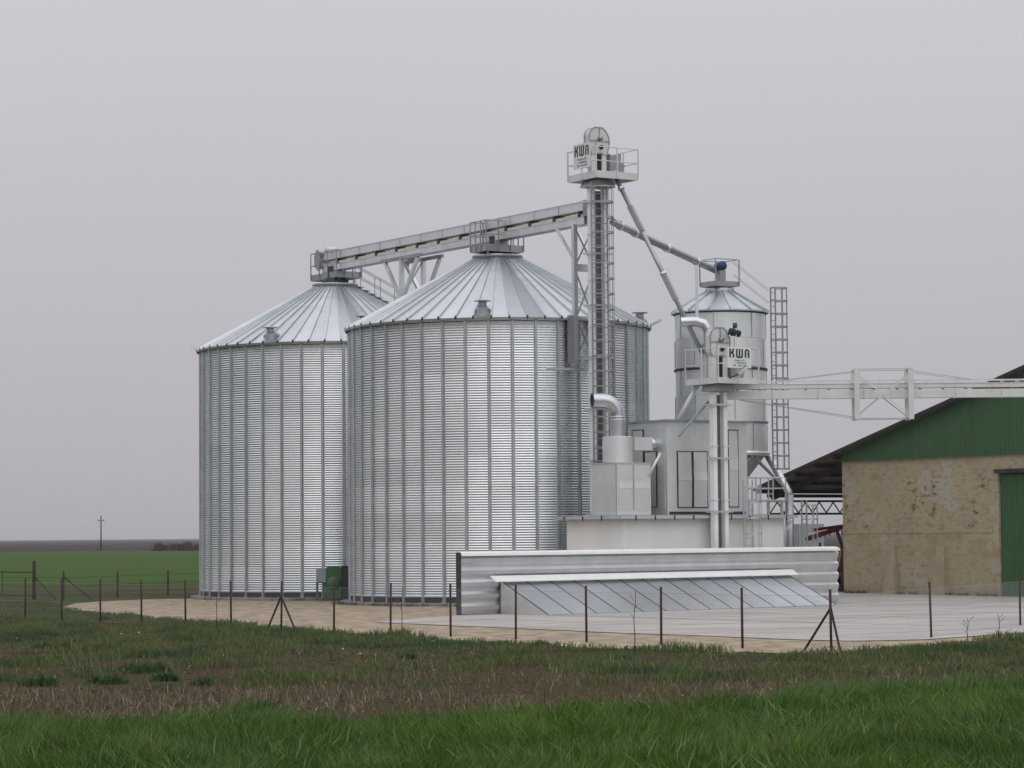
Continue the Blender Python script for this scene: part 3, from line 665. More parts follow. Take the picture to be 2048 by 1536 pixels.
sign(F2, 'y', p2[2] - .05, (1454, 1501), 'white company sign on the short elevator platform railing', 736, 694)

# ------------------------------------------------------------------ spouts
def spout(pts, r, label, flanges, sleeve=None):
    s = thing('grain_spout', label, 'pipe', (0, 0, 0))
    MB().path(pts, r, 16).build('pipe', M['dull'], s, True)
    pts = [Vector(p) for p in pts]
    for i, t in flanges:
        c = pts[i].lerp(pts[i + 1], t); d = (pts[i + 1] - pts[i]).normalized() * .06
        MB().tube(c - d, c + d, r + .045, 16).build('flange', M['galv'], s, True)
    for i, a, b in (sleeve or []):
        pa_, pb_ = pts[i].lerp(pts[i+1], a), pts[i].lerp(pts[i+1], b)
        MB().beam(pa_, pb_, 2*r + .02, 2*r + .02).build('wear_box', M['dull'], s)
    return s
spout([P(1232, 356, 104.6), P(1318, 530, 103.6), P(1404, 706, 102.7)], .09, 'steel spout slanting steeply from the tall elevator down to the short one', [(0, .12), (1, .1)], [(0, .33, .62), (1, .12, .40)])
spout([P(1226, 444, 105.3), P(1300, 480, 108.3), P(1432, 541, 113), P(1442, 552, 113.2), P(1443, 572, 113.2)], .15, 'grey spout sloping from the tall elevator to the hopper silo top', [(0, .2), (0, .6), (1, .25), (1, .7)])

# ================================================================== hopper silo
C = P(1443.5, 900, 113.2); CR = 1.97
zE, zS = P(1443, 617, 111.2).z, P(1443, 903, 111.2).z
hs_ = thing('hopper_silo', 'slim smooth-walled hopper silo on pipe legs behind the short elevator', 'silo', (C.x, C.y, 0), 0)
nr = 5; rh = (zE - zS) / nr; half = 7
for i in range(nr):
    for k in range(half):
        a0 = 2*pi*(k + .5*(i % 2))/half
        MB().lathe([(CR + .004*(i % 2), zS + i*rh + .004), (CR + .004*(i % 2), zS + (i + 1)*rh - .004)], 10, a0=a0, a1=a0 + 2*pi/half - .003).build('wall_sheet', M['flat'], hs_, True)
        d = (math.cos(a0), math.sin(a0))
        MB().beam((d[0]*(CR + .012), d[1]*(CR + .012), zS + i*rh + .03), (d[0]*(CR + .012), d[1]*(CR + .012), zS + (i+1)*rh - .03), .02, .05, up=(d[0], d[1], 0)).build('bolted_seam', M['dull'], hs_)
for v in (735, 842):
    z = P(1443, v, 111.2).z; MB().lathe([(CR + .01, z - .05), (CR + .07, z - .05), (CR + .07, z + .05), (CR + .01, z + .05)], 40).build('hoop', M['dark' if v == 735 else 'dull'], hs_, True)
MB().lathe([(CR + .01, zS - .16), (CR + .12, zS - .16), (CR + .12, zS + .03), (CR + .01, zS + .03)], 40).build('skirt_ring', M['galv'], hs_, True)
MB().lathe([(CR - .02, zS - .05), (.35, zS - 2.1), (.22, zS - 2.3), (.22, zS - 2.8)], 40).build('hopper_cone', M['dull'], hs_, True)
zc = P(1443, 580, 112.4).z; NP = 14
rp = MB(); a = pi/NP; r1_, r2_ = .58, CR + .17
rp.add([(r1_*math.cos(a), -r1_*math.sin(a), zc), (r2_*math.cos(a), -r2_*math.sin(a), zE - .02), (r2_*math.cos(a), r2_*math.sin(a), zE - .02), (r1_*math.cos(a), r1_*math.sin(a), zc)], [(0, 1, 2, 3)])
rp.beam((r1_*math.cos(a), -r1_*math.sin(a), zc + .03), (r2_*math.cos(a), -r2_*math.sin(a), zE + .01), .05, .07)
rp.add([(r2_*math.cos(a), -r2_*math.sin(a), zE - .02), (r2_*math.cos(a), r2_*math.sin(a), zE - .02), (r2_*math.cos(a), r2_*math.sin(a), zE - .08), (r2_*math.cos(a), -r2_*math.sin(a), zE - .08)], [(0, 1, 2, 3)])
rpm = rp.mesh('roof_panel', M['roof'])
for k in range(NP): inst('roof_panel', rpm, hs_, (0, 0, 0), 2*pi*(k + .3)/NP)
MB().lathe([(CR + .03, zE - .14), (CR + .09, zE - .10), (CR + .09, zE - .09)], 40).build('eave_ring', M['dark'], hs_, True)
MB().lathe([(.62, zc - .05), (.64, zc + .12), (.5, zc + .13), (.5, zc + .2)], 28).build('cap_collar', M['dull'], hs_, True)
for k in range(4):
    a = rad(-4) + k*pi/2; d = Vector((math.cos(a), math.sin(a), 0))
    lg_ = MB().path([d*(CR + .02) + Vector((0, 0, zS - .12)), d*(CR + .9) + Vector((0, 0, 4.62)), d*(CR + .92) + Vector((0, 0, 4.5))], .16, 16).build('leg', M['galv'], hs_, True)
    MB().tube(d*(CR + .92) + Vector((0, 0, 4.5)), d*(CR + .92) + Vector((0, 0, 0)), .19, 16).build('leg_foot', M['dull'], lg_, True)
    for s in (-1, 1):
        t = Vector((-d.y, d.x, 0)) * s
        MB().tube((d*.75 + t*.65).normalized()*(CR - .1) + Vector((0, 0, zS - .2)), d*(CR + .78) + Vector((0, 0, 4.75)), .045, 8).build('brace', M['dull'], hs_)
# cap platform, motor, handrails down to the ladder
FC = Frame((C.x, C.y), FA)
cpf = thing('cap_platform', 'small railed platform with a blue motor on the hopper silo top', 'platform', (C.x, C.y, 0), FA)
platform(cpf, -.62, .62, -.55, .55, zc + .2, .22, 1.18, 2, 2, 'dull', mid=False)
mz = P(1443, 532, 113).z; mo = FC.loc(P(1441, 532, 112.9))
MB().tube((mo.x - .02, mo.y - .22, mo.z), (mo.x + .02, mo.y + .25, mo.z), .19, 18).build('motor', M['blue'], cpf, True)
MB().box(mo.x + .05, mo.x + .30, mo.y + .02, mo.y + .3, mo.z - .65, mo.z + .22).build('motor_stand', M['dull'], cpf)
MB().box(mo.x - .16, mo.x + .16, mo.y - .16, mo.y + .2, zc + .28, mo.z - .2).build('inlet_box', M['dull'], cpf)
hr = thing('roof_handrail', 'thin twin handrails sloping from the hopper silo top to its ladder', 'handrail', (C.x, C.y, 0))
lp = P(1548, 700, 112.6) - Vector((C.x, C.y, 0))
for zo, sy in ((1.05, -.25), (.5, -.25), (1.05, .25), (.5, .25)):
    MB().tube((.6, sy, zc + .25 + zo), (lp.x - .2, lp.y + sy, zE + zo - .15), .011, 6).build('handrail', M['dull'], hr)
cl = thing('caged_ladder', 'tall caged ladder hanging on the side of the hopper silo', 'ladder', (C.x, C.y, 0))
ladder(cl, lp.x - .02, lp.y - .05, P(1553, 940, 112.5).z, P(1553, 575, 112.5).z, .44, rad(90), P(1553, 938, 112.5).z, .38, .3, .56, m='dull')
for ch in cl.children: ch.rotation_euler = (0, 0, rad(58))
# pipe bracket post against the hopper silo
pp = tag(MB().beam(P(1393, 530, 110.9), P(1394, 648, 110.9), .13, .13).build('pipe_support_post', M['galv']), 'upright steel post under the sloping spout, fixed to the hopper silo', 'post')
# walkway behind the white building
wq = thing('walkway', 'railed steel walkway at the foot of the hopper silo behind the white building', 'walkway', FW.o, FA)
wx0 = FW.hy(1496, 990, 3.2)[0]; wx1 = FW.hy(1570, 990, 3.2)[0]; wz = FW.hy(1530, 1003, 3.2)[1]
platform(wq, wx0, wx1, 3.2, 4.3, wz, .08, 1.0, 4, 2, 'galv')
for x in (wx0 + .1, wx1 - .1):
    for y in (3.3, 4.2): MB().box(x - .05, x + .05, y - .05, y + .05, 0, wz - .002).build('leg', M['galv'], wq)

# ================================================================== conveyor bridge to the barn
by = 102.9
ct = thing('conveyor_bridge', 'pale horizontal conveyor bridge leading from the short elevator to the barn', 'conveyor', (0, by, 0))
z_t = P(1585, 763, by).z; z_b = P(1585, 798, by).z; xs0 = P(1452, 780, by).x; xs1 = P(2048, 780, by).x + 4.5
nb = 9; sb = (xs1 - xs0) / nb
lb = MB(); lb.box(.003, sb - .003, -.25, .25, z_b, z_b + .33); lb.box(.003, .04, -.28, .28, z_b - .02, z_b + .35); lbm = lb.mesh('lower_trough', M['paint'])
ub = MB(); ub.box(.003, sb - .003, -.24, .24, z_t - .30, z_t - .13); ub.box(.003, sb - .003, -.27, .27, z_t - .30 + .172, z_t - .105); ub.box(.003, sb - .003, -.25, -.21, z_t - .02, z_t + .02); ub.box(.003, sb - .003, .21, .25, z_t - .02, z_t + .02)
for k in range(3): ub.box(.05 + k*sb/3, .09 + k*sb/3, -.25, -.21, z_t - .105, z_t - .02); ub.box(.05 + k*sb/3, .09 + k*sb/3, .21, .25, z_t - .105, z_t - .02)
ubm = ub.mesh('upper_trough', M['paint'])
bk = MB().box(-.03, .03, -.24, .24, z_b + .352, z_t - .302).mesh('bracket', M['dull'])
for i in range(nb):
    inst('lower_trough', lbm, ct, (xs0 + i*sb, 0, 0)); inst('upper_trough', ubm, ct, (xs0 + i*sb, 0, 0))
    inst('bracket', bk, ct, (xs0 + (i + .25)*sb, 0, 0)); inst('bracket', bk, ct, (xs0 + (i + .75)*sb, 0, 0))
kx = [P(1714, 788, by - .5).x, P(1822, 788, by - .5).x]; kt = P(1714, 736, by - .5).z; kb = P(1714, 839, by - .5).z
kbk = [P(1706, 788, by + .5).x, P(1812, 788, by + .5).x]
for i in range(2):
    for (x, y) in ((kx[i], -.5), (kbk[i] + .05, .5)):
        MB().box(x - .10, x + .10, y - .07, y + .07, kb, kt).build('king_post', M['paint'], ct)
    MB().beam((kx[i], -.43, kt - .05), (kbk[i] + .05, .43, kt - .05), .10, .08).build('cross_beam', M['dull'], ct)
    MB().beam((kx[i], -.43, kb + .05), (kbk[i] + .05, .43, kb + .05), .10, .08).build('cross_beam', M['dull'], ct)
for y, k in ((-.5, kx), (.5, [q + .05 for q in kbk])):
    for z in (kt - .04, kb + .04): MB().tube((k[0] + .1, y, z), (k[1] - .1, y, z), .014, 6).build('tie_rod', M['dull'], ct)
    MB().beam((k[0] + .1, y - .02, kt - .3), (k[1] - .1, y - .02, kb + .2), .035, .045).build('cross_brace', M['paint'], ct)
    MB().beam((k[0] + .1, y + .03, kb + .2), (k[1] - .1, y + .03, kt - .3), .035, .045).build('cross_brace', M['paint'], ct)
    MB().tube((k[0] - .1, y, kt - .12), (k[0] - 3.1, y*.5, z_t + .02), .012, 6).build('tie_rod', M['dull'], ct)
    MB().tube((k[0] - .1, y, kb + .1), (k[0] - 4.6, y*.5, z_b - .02), .012, 6).build('tie_rod', M['dull'], ct)
    MB().tube((k[1] + .1, y, kt - .12), (k[1] + 2.4, y*.5, z_t + .02), .012, 6).build('tie_rod', M['dull'], ct)
MB().box(xs1 - .3, xs1 - .1, -.1, .1, 0, z_b - .003).build('support_column', M['paint'], ct)

# ================================================================== barn with canopy
bo = G(1688, 1187); FB = Frame((bo.x, bo.y), FA - pi/2)
bn = thing('barn', 'large barn with patchy tan brick gable wall, green sheet gable and green door', 'barn', FB.o, FB.a)
BH = FB.hy(1686, 919, 0)[1]; BW = 29.0; BD = 26.0
rz0 = FB.hy(1686, 907, -.3)[1]; xq, rzq = FB.hy(2048, 738, -.3); slope = (rzq - rz0) / xq
def rz_(x): return rz0 + slope * (x if x <= BW/2 else BW - x)
dxl, dzt = FB.hy(1996, 944, 0); dwd = 5.0
wl = MB(); wl.box(0, dxl, 0, .4, -.1, BH); wl.box(dxl, dxl + dwd, 0, .4, dzt, BH); wl.box(dxl + dwd, BW, 0, .4, -.1, BH)
wl.build('wall', M['barn'], bn)
MB().box(0, .4, .402, BD, -.1, BH).build('wall', M['barn'], bn); MB().box(BW - .4, BW, .402, BD, -.1, BH).build('wall', M['barn'], bn); MB().box(.402, BW - .402, BD - .4, BD, -.1, BH).build('wall', M['barn'], bn)
for (ut, vt, ub_, vb_) in ((1783, 1090, 1778, 1188), (1882, 1092, 1876, 1190)):    # two slanting buttresses
    a_ = FB.hy(ut, vt, -.02); b_ = FB.hy(ub_, vb_, -.25)
    MB().prism([(a_[0] - .25, a_[1]), (a_[0] + .25, a_[1]), (b_[0] + .42, -.05), (b_[0] - .42, -.05)], 0, 1, lambda p, q, t: (p, -.003 - t * (.05 + .25 * max(0, (a_[1] - q)) / a_[1]), q)).build('buttress', M['butt'], bn)
MB().box(0, dxl - .4, -.018, -.003, 2.78, 2.98).build('lintel_band', M['barn'], bn)
def ribbed(x0, x1, zlo, zhi, y, pitch=.25, dep=.035):
    mb = MB(); xs = []; x = x0
    while x < x1 - 1e-6:
        for dxx, dd in ((0, 0), (.5, 0), (.6, 1), (.9, 1), (1.0, 0)):
            xx = x + dxx*pitch
            if xx <= x1: xs.append((xx, y - dd*dep))
        x += pitch
    vs = []; fs = []
    for xx, yy in xs: vs += [(xx, yy, zlo(xx)), (xx, yy, zhi(xx))]
    for i in range(len(xs) - 1): fs.append((2*i, 2*i+2, 2*i+3, 2*i+1))
    return mb.add(vs, fs)
# gable cladding, one sheet beside the other
x = -.05
while x < BW:
    x2 = min(x + 1.0, BW); ribbed(x, x2, lambda q: BH - .05, lambda q: rz_(q) - .02, -.06 - (.004 if int(x) % 2 else 0)).build('gable_sheet', M['gsheet'], bn); x += 1.0
MB().box(-.05, BW, -.13, -.10, BH - .11, BH - .04).build('gable_drip', M['gsheet'], bn)
x = dxl + .02
while x < dxl + dwd - .1:
    ribbed(x, x + 1.0, lambda q: .06, lambda q: dzt - .12, .10, .2, .03).build('door_sheet', M['gsheet'], bn); x += 1.0
MB().box(dxl - .1, dxl + dwd, -.16, -.004, dzt - .06, dzt + .12).build('door_rail', M['dark'], bn)
cx0 = FB.hy(1512, 985, -.3)[0]
ext = cx0
for (xa, xb) in ((ext, BW/2), (BW/2, BW + 1)):
    za, zb_ = rz_(xa), rz_(xb); nsh = 8
    th = .09
    MB().add([(xa, -.45, za), (xb, -.45, zb_), (xb, BD, zb_), (xa, BD, za), (xa, -.45, za + th), (xb, -.45, zb_ + th), (xb, BD, zb_ + th), (xa, BD, za + th)],
             [(0, 3, 2, 1), (4, 5, 6, 7), (0, 1, 5, 4), (1, 2, 6, 5), (2, 3, 7, 6), (3, 0, 4, 7)]).build('roof', M['under'], bn)
    MB().beam((xa, -.50, za + .02), (xb, -.50, zb_ + .02), .08, .16).build('barge_board', M['timber'], bn)
# canopy: purlins along the barn, rafters down the slope, lattice girder and posts at the eave
npur = 5
for i in range(npur):
    xx = ext + .25 + i * (-ext - .35) / (npur - 1)
    MB().box(xx - .06, xx + .06, -.4, BD - .1, rz_(xx) - .22, rz_(xx) - .04).build('purlin', M['timber'], bn)
for yy in (.6, 6.5, 13, 19.5, 25):
    MB().beam((ext + .1, yy, rz_(ext + .1) - .38), (-.02, yy, rz_(-.02) - .38), .14, .28).build('rafter', M['timber'], bn)
gx = ext + .35; g1 = rz_(gx) - .62; g0 = g1 - .62
for z in (g1, g0): MB().box(gx - .05, gx + .05, 0.2, BD, z - .05, z + .05).build('girder_chord', M['navy'], bn)
kk = 0; yy = .3
while yy < BD - .8:
    MB().beam((gx, yy, g0 + .06), (gx, yy + .42, g1 - .06), .045, .05).build('girder_web', M['navy'], bn)
    MB().beam((gx, yy + .44, g1 - .06), (gx, yy + .86, g0 + .06), .045, .05).build('girder_web', M['navy'], bn); yy += .88
for yy in (.3, 8.5, 17, 25.5): MB().box(gx - .09, gx + .09, yy - .09, yy + .09, 0, g0 - .052).build('canopy_post', M['dark'], bn)
MB().box(gx + .1, gx + .14, 0, BD, rz_(gx) - .45, rz_(gx) - .28).build('eave_purlin', M['timber'], bn)

# red implement parked under the canopy
ri = P(1668, 1180, 124.5); im = thing('farm_implement', 'red folded farm implement with dark wheel parked under the canopy beside the barn', 'implement', (ri.x, ri.y, 0), 0)
def I(u, v, y=124.5): q = P(u, v, y); return Vector((q.x - ri.x, q.y - ri.y, q.z))
MB().beam(I(1612, 1078, 124), I(1700, 1050, 125), .22, .20).build('boom', M['red'], im)
MB().beam(I(1625, 1060, 124.6), I(1706, 1049, 125.2), .12, .14).build('boom', M['red'], im)
for i in range(9):
    u = 1616 + i*9; MB().beam(I(u, 1076 - i*2.6, 124.1), I(u - 2, 1084 - i*2.3, 124.1), .04, .04).build('tine', M['red'], im)
MB().beam(I(1674, 1062), I(1690, 1110), .14, .16).build('mast', M['dark'], im); MB().tube(I(1682, 1058, 124.3), I(1694, 1104, 124.3), .05, 8).build('hydraulic_ram', M['dull'], im)
MB().prism([(0, 0), (.5, .1), (.55, 1.2), (.3, 1.3)], -.1, .1, lambda p, q, t: (I(1672, 1150).x + p, t, I(1672, 1150).z + q - .1)).build('frame_plate', M['red'], im)
MB().beam(I(1640, 1085, 125), I(1640, 1180, 125), .10, .10).build('stand', M['dark'], im)
wc = I(1684, 1166, 124.2); wlh = MB().lathe([(.18, -.13), (.44, -.13), (.50, -.07), (.50, .07), (.44, .13), (.18, .13)], 24).build('wheel', M['black'], im, True)
wlh.location = (wc.x, wc.y, .50); wlh.rotation_euler = (0, pi/2, .3)
MB().beam(I(1655, 1120), I(1692, 1160), .12, .12).build('drawbar', M['red'], im)
# trailer body glimpsed beyond
tr0 = P(1612, 1090, 150); trl = thing('trailer', 'grey box trailer glimpsed behind the caged ladder under the canopy', 'trailer', (tr0.x, tr0.y, 0), .2)
MB().box(-.6, .9, -.6, .6, 1.1, P(1612, 1048, 150).z).build('body', M['dull'], trl); MB().box(-.8, 1.1, -.5, .5, .8, 1.09).build('chassis', M['dark'], trl)
wm = MB().lathe([(.15, -.12), (.42, -.12), (.47, 0), (.42, .12), (.15, .12)], 20).mesh('wheel', M['black'], True)
for x in (-.35, .7):
    for y in (-.62, .62): inst('wheel', wm, trl, (x, y, .47)).rotation_euler = (pi/2, 0, 0)

# ================================================================== windbreak and tipping pit cover
wL = G(919, 1232); wdir = Vector((.765, .644, 0)).normalized(); FP = Frame((wL.x, wL.y), math.atan2(wdir.y, wdir.x))
WLEN = FP.hy(1672, 1095, 0)[0]; WT = FP.hy(919, 1106, 0)[1]
wk = thing('windbreak_wall', 'long low wall of bright horizontally ribbed sheet behind the sloped pit cover', 'wall', FP.o, FP.a)
def wprof(t):              # five broad waves
    nw = 5; x = (t * nw) % 1
    return -.11 if .30 < x < .72 else (-.02 if (x < .08 or x > .92) else (-.02 - .09*(x - .08)/.22 if x <= .30 else -.11 + .09*(x - .72)/.20))
npan = 4
prof = []
steps = [k + d for k in range(5) for d in (.0, .08, .34, .66, .90)] + [5]
for s_ in steps:
    k, d = int(s_), s_ - int(s_); dep = {0: .03, .08: .04, .34: .10, .66: .13, .90: .03}.get(round(d, 2), .02); prof.append((-dep, .06 + (WT - .12) * s_/5))
for i in range(npan):
    xa, xb = WLEN*i/npan, WLEN*(i + 1)/npan; mb = MB(); vs = []; fs = []
    for y_, z in prof: vs += [(xa + .001, y_ - .003*(i % 2), z), (xb + .006, y_ - .003*(i % 2), z)]
    for j in range(len(prof) - 1): fs.append((2*j, 2*j+1, 2*j+3, 2*j+2))
    mb.add(vs, fs).build('ribbed_sheet', M['galv'], wk)
MB().box(-.02, WLEN + .02, .005, .08, .02, WT - .04).build('back_sheet', M['dull'], wk)
MB().prism([(-.20, WT - .11), (-.17, WT - .01), (.02, WT + .05), (.10, WT + .05), (.10, WT), (-.10, WT - .06)], -.03, WLEN + .03, lambda p, q, t: (t, p, q)).build('capping', M['shine'], wk)
MB().box(-.075, -.025, -.14, .09, 0, WT + .02).build('end_post', M['dark'], wk)
rx0 = FP.hy(997.5, 1200, -.02)[0]; rz1 = FP.hy(997.5, 1162, -.15)[1]
rx1 = FP.hy(1574, 1147, -.15)[0]; ry = FP.hx(1097, 1230, rx0)[0]
pc = thing('pit_cover', 'sloped cover of flat grey panels with dark joints in front of the windbreak', 'cover', FP.o, FP.a)
npn = 13; pw = (rx1 - rx0) / npn
pn = MB(); pn.add([(.018, -.16, rz1), (pw - .018, -.16, rz1), (pw - .018, ry, .05), (.018, ry, .05), (.018, -.16, rz1 - .04), (pw - .018, -.16, rz1 - .04), (pw - .018, ry, .032), (.018, ry, .032)], [(0, 3, 2, 1), (4, 5, 6, 7), (0, 1, 5, 4), (1, 2, 6, 5), (2, 3, 7, 6), (3, 0, 4, 7)])
pnm = pn.mesh('cover_panel', M['roof'])
jm = MB().add([(-.022, -.16, rz1 + .008), (.022, -.16, rz1 + .008), (.022, ry, .058), (-.022, ry, .058), (-.022, -.16, rz1 - .05), (.022, -.16, rz1 - .05), (.022, ry, .031), (-.022, ry, .031)], [(0, 3, 2, 1), (4, 5, 6, 7), (0, 1, 5, 4), (1, 2, 6, 5), (2, 3, 7, 6), (3, 0, 4, 7)]).mesh('joint', M['dark'])
for i in range(npn): inst('cover_panel', pnm, pc, (rx0 + i*pw, 0, 0))
for i in range(npn + 1): inst('joint', jm, pc, (rx0 + i*pw, 0, 0))
for xx in (rx0 - .03, rx1 + .026): MB().prism([(-.15, .032), (ry - .01, .032), (-.15, rz1)], xx, xx + .004, lambda p, q, t: (t, p, q)).build('side_sheet', M['flat'], pc)
MB().box(rx0 - .035, rx0 + .0, -.17, -.16, .03, rz1).build('corner_angle', M['dark'], pc)
rc0 = FP.hy(985, 1156, -.3)[0]; rc1 = FP.hy(1591, 1141, -.3)[0]
ncap = 6
for i in range(ncap):
    xa = rc0 + (rc1 - rc0)*i/ncap; xb = rc0 + (rc1 - rc0)*(i + 1)/ncap
    MB().prism([(-.46, rz1 + .0 - .004*(i % 2)), (-.16, rz1 + .19), (-.16, rz1 + .17), (-.46, rz1 - .03)], xa, xb, lambda p, q, t: (t, p, q)).build('ridge_flashing', M['shine'], pc)

# slab joints in the yard, each line cut into the pieces that lie on the slab
ca_ = [(p.x, p.y) for p in cpts]
def inside(x, y):
    r = False; j = len(ca_) - 1
    for i in range(len(ca_)):
        (xi, yi), (xj, yj) = ca_[i], ca_[j]
        if (yi > y) != (yj > y) and x < (xj - xi)*(y - yi)/(yj - yi) + xi: r = not r
        j = i
    return r
apron = bpy.data.objects['concrete_apron']
def jline(f, t0, t1, step=.5):
    run = None; t = t0
    while t <= t1:
        p = f(t); q = FP.wld(*p); okp = inside(q.x, q.y)
        if okp and run is None: run = t
        if (not okp or t + step > t1) and run is not None:
            if t - run > 1.5:
                a, b = FP.wld(*f(run)), FP.wld(*f(t - step)); MB().beam((a.x, a.y, .030), (b.x, b.y, .030), .014, .008).build('slab_joint', M['dgrey'], apron)
            run = None
        t += step
for yy in (-4.6, -9.2, -13.8, -18.4, -23): jline(lambda t, yy=yy: (t, yy), -6, 45)
for xx in (2, 7.5, 13, 18.5, 24, 29.5): jline(lambda t, xx=xx: (xx, t), -40, 12)

# ================================================================== green fan at the silo foot
fq = P(668, 1196, 115.6); fan = thing('aeration_fan', 'green centrifugal fan with a grey motor box at the silo foot', 'fan', (fq.x, fq.y, 0), .15)
def K(u, v, y=115.6): q = P(u, v, y); return q.x - fq.x, q.z
xl, zt_ = K(652, 1133); xr2, zb2 = K(681, 1192)
FZ = Z0 * .0 + .03
MB().prism([(xl, FZ + .1), (xr2, FZ + .1), (xr2 + .02, zt_ - .08), (xr2 - .1, zt_), (xl + .1, zt_), (xl - .02, zt_ - .08)], -.35, .35, lambda p, q, t: (p, t, q)).build('fan_housing', M['green'], fan)
MB().lathe([(.30, -.04), (.30, .02), (.22, .06), (.05, .07)], 20).build('inlet_ring', M['green'], fan, True)
ir = [o for o in fan.children if o.name.startswith('inlet_ring')][0]; ir.location = ((xl + xr2)/2, -.36, .8); ir.rotation_euler = (pi/2, 0, 0)
MB().box(xr2 + .03, xr2 + .36, -.30, .34, FZ, zt_ + .02).build('duct', M['dark'], fan)
mx0, mz1 = K(633, 1136); mx1, mz0 = K(651, 1164)
MB().box(mx0, xl - .03, -.28, .28, mz0, mz1).build('motor_box', M['dull'], fan)
for x in (mx0 + .03, xl - .08):
    for y in (-.24, .24): MB().box(x - .035, x + .035, y - .035, y + .035, FZ, mz0 - .03).build('leg', M['green'], fan)
MB().box(mx0 - .03, xl - .03, -.29, .29, mz0 - .05, mz0 - .003).build('stand_top', M['green'], fan)
MB().box(mx0 - .2, xr2 + .4, -.5, .5, -.05, FZ - .002).build('base_slab', M['found'], fan)

# ================================================================== floodlights
def flood(p, ang, tilt, label, arm=None):
    f = thing('floodlight', label, 'floodlight', p, ang, 'floodlights on the plant')
    h = MB().add([(-.05, -.09, -.05), (-.05, .09, -.05), (.50, .13, -.02), (.50, -.13, -.02), (-.05, -.06, .06), (-.05, .06, .06), (.48, .08, .09), (.48, -.08, .09)],
             [(0, 1, 2, 3), (4, 7, 6, 5), (0, 4, 5, 1), (1, 5, 6, 2), (2, 6, 7, 3), (3, 7, 4, 0)]).build('lamp_head', M['dull'], f); h.rotation_euler = (0, -tilt, 0)
    a = MB().tube((-.45, 0, -.18), (-.02, 0, -.01), .03, 8).build('arm', M['dark'], f)
    return f
q = P(1303, 650, 114.5); flood(q, 0, rad(24), 'grey floodlight on the eave of the silo near the dryer')
q = P(399, 703, 122); flood(q, pi, rad(24), 'grey floodlight on the eave of the silo facing the fields')
q = P(1477, 748, 101.3); flood(q, FA, rad(32), 'grey floodlight below the sign on the short elevator platform')

# ================================================================== fences
def post_mesh(h, r=.032): return MB().tube((0, 0, -.3), (0, 0, h), r, 8).mesh('post', M['rust'], True)
fence = thing('wire_fence', 'chain-link fence on rusty posts along the yard edge', 'fence', (0, 0, 0))
L0, L1 = Vector((-17.2, 91.8, 0)), Vector((7.55, 62.3, 0)); L2 = Vector((15.2, 78.2, 0))
def on_line(a, b, u):
    d = ray(u, 1070); d = Vector((d.x, d.y)); e = Vector((b.x - a.x, b.y - a.y)); det = d.x * -e.y + d.y * e.x
    k = (a.x * -e.y + a.y * e.x) / det; return Vector((d.x * k, d.y * k, 0))
pu = [-26, 51, 124, 201, 283, 371, 462, 562, 667, 780, 900, 1030, 1171, 1320, 1482, 1659]
FPosts = [on_line(L0, L1, u) for u in pu]; FP2 = [on_line(L1, L2, u) for u in (1859, 2037, 2200)]
allp = FPosts + FP2; pme = post_mesh(1.5); FH = 1.38
for p in allp: inst('post', pme, fence, p).rotation_euler = (random.uniform(-.012, .012), random.uniform(-.014, .014), random.random()*3)
for p, ds in ((FPosts[7], ((.55, -.66), (-.55, .66))), (FPosts[15], ((-.66, .75), (.35, .9)))):
    for d in ds: MB().tube(p + Vector((0, 0, 1.05)), p + Vector((d[0]*.9, d[1]*.9, -.02)), .03, 8).build('brace', M['rust'], fence)
def chain(a, b, h, parent, wire=.003, cell=.062, zb=.05):
    mb = MB(); e = b - a; ln = e.length; d = e / ln; nrm = Vector((-d.y, d.x, 0))
    n = int((ln + h) / (cell*1.414)); vs = []; fs = []
    for s in (0, 1):
        for i in range(n):
            x0_ = i * cell * 1.414 - h; p0_ = [x0_, 0.0]; p1_ = [x0_ + h, h]
            if p0_[0] < 0: p0_ = [0, -x0_]
            if p1_[0] > ln: p1_ = [ln, ln - x0_]
            if p1_[0] <= p0_[0]: continue
            if s: p0_[0], p1_[0] = ln - p0_[0], ln - p1_[0]
            A_ = a + d*p0_[0] + Vector((0, 0, zb + p0_[1])) + nrm*(.002 - .004*s); B_ = a + d*p1_[0] + Vector((0, 0, zb + p1_[1])) + nrm*(.002 - .004*s)
            bi = len(vs); o1 = Vector((0, 0, wire)); o2 = (d*.8 + nrm*.6)*wire; o3 = (d*.8 - nrm*.6)*-wire
            vs += [A_ + o1, A_ + o2, A_ + o3, B_ + o1, B_ + o2, B_ + o3]; fs += [(bi, bi+1, bi+4, bi+3), (bi+1, bi+2, bi+5, bi+4), (bi+2, bi, bi+3, bi+5)]
    mb.add(vs, fs); o = mb.build('chain_link_panel', M['wire'], parent)
    for z in (zb, zb + h*.5, zb + h): MB().tube(a + Vector((0, 0, z)) + nrm*.006, b + Vector((0, 0, z)) + nrm*.006, .0035, 5).build('strand', M['dull'], parent)
for a, b in zip(allp, allp[1:]): chain(a, b, 1.28, fence)
rf = thing('wire_fence', 'thin wire fence with rusty gate frame at the field side', 'fence', (0, 0, 0))
rp_ = [(-60, 1139, 1196), (68, 1122, 1200), (127, 1142, 1201), (235, 1142, 1196), (336, 1140, 1190), (440, 1138, 1186)]
rpos = []
for i, (u, vt, vb) in enumerate(rp_):
    b = G(u, vb); t = P(u, vt, b.y); rpos.append(b)
    MB().tube((b.x, b.y, -.2), (b.x, b.y, t.z), .085 if i == 1 else .045, 8).build('gate_post' if i == 1 else 'post', M['rust'], rf, True)
for i in (1, 2): b = rpos[i]; MB().tube((b.x, b.y, 1.1), (b.x + (1.1 if i == 1 else 1.4), b.y - .3, 0), .035, 8).build('brace', M['rust'], rf)
for a, b in zip(rpos, rpos[1:]):
    for z in (.25, .65, 1.05): MB().tube((a.x, a.y, z), (b.x, b.y, z), .010, 5).build('strand', M['rust'], rf)
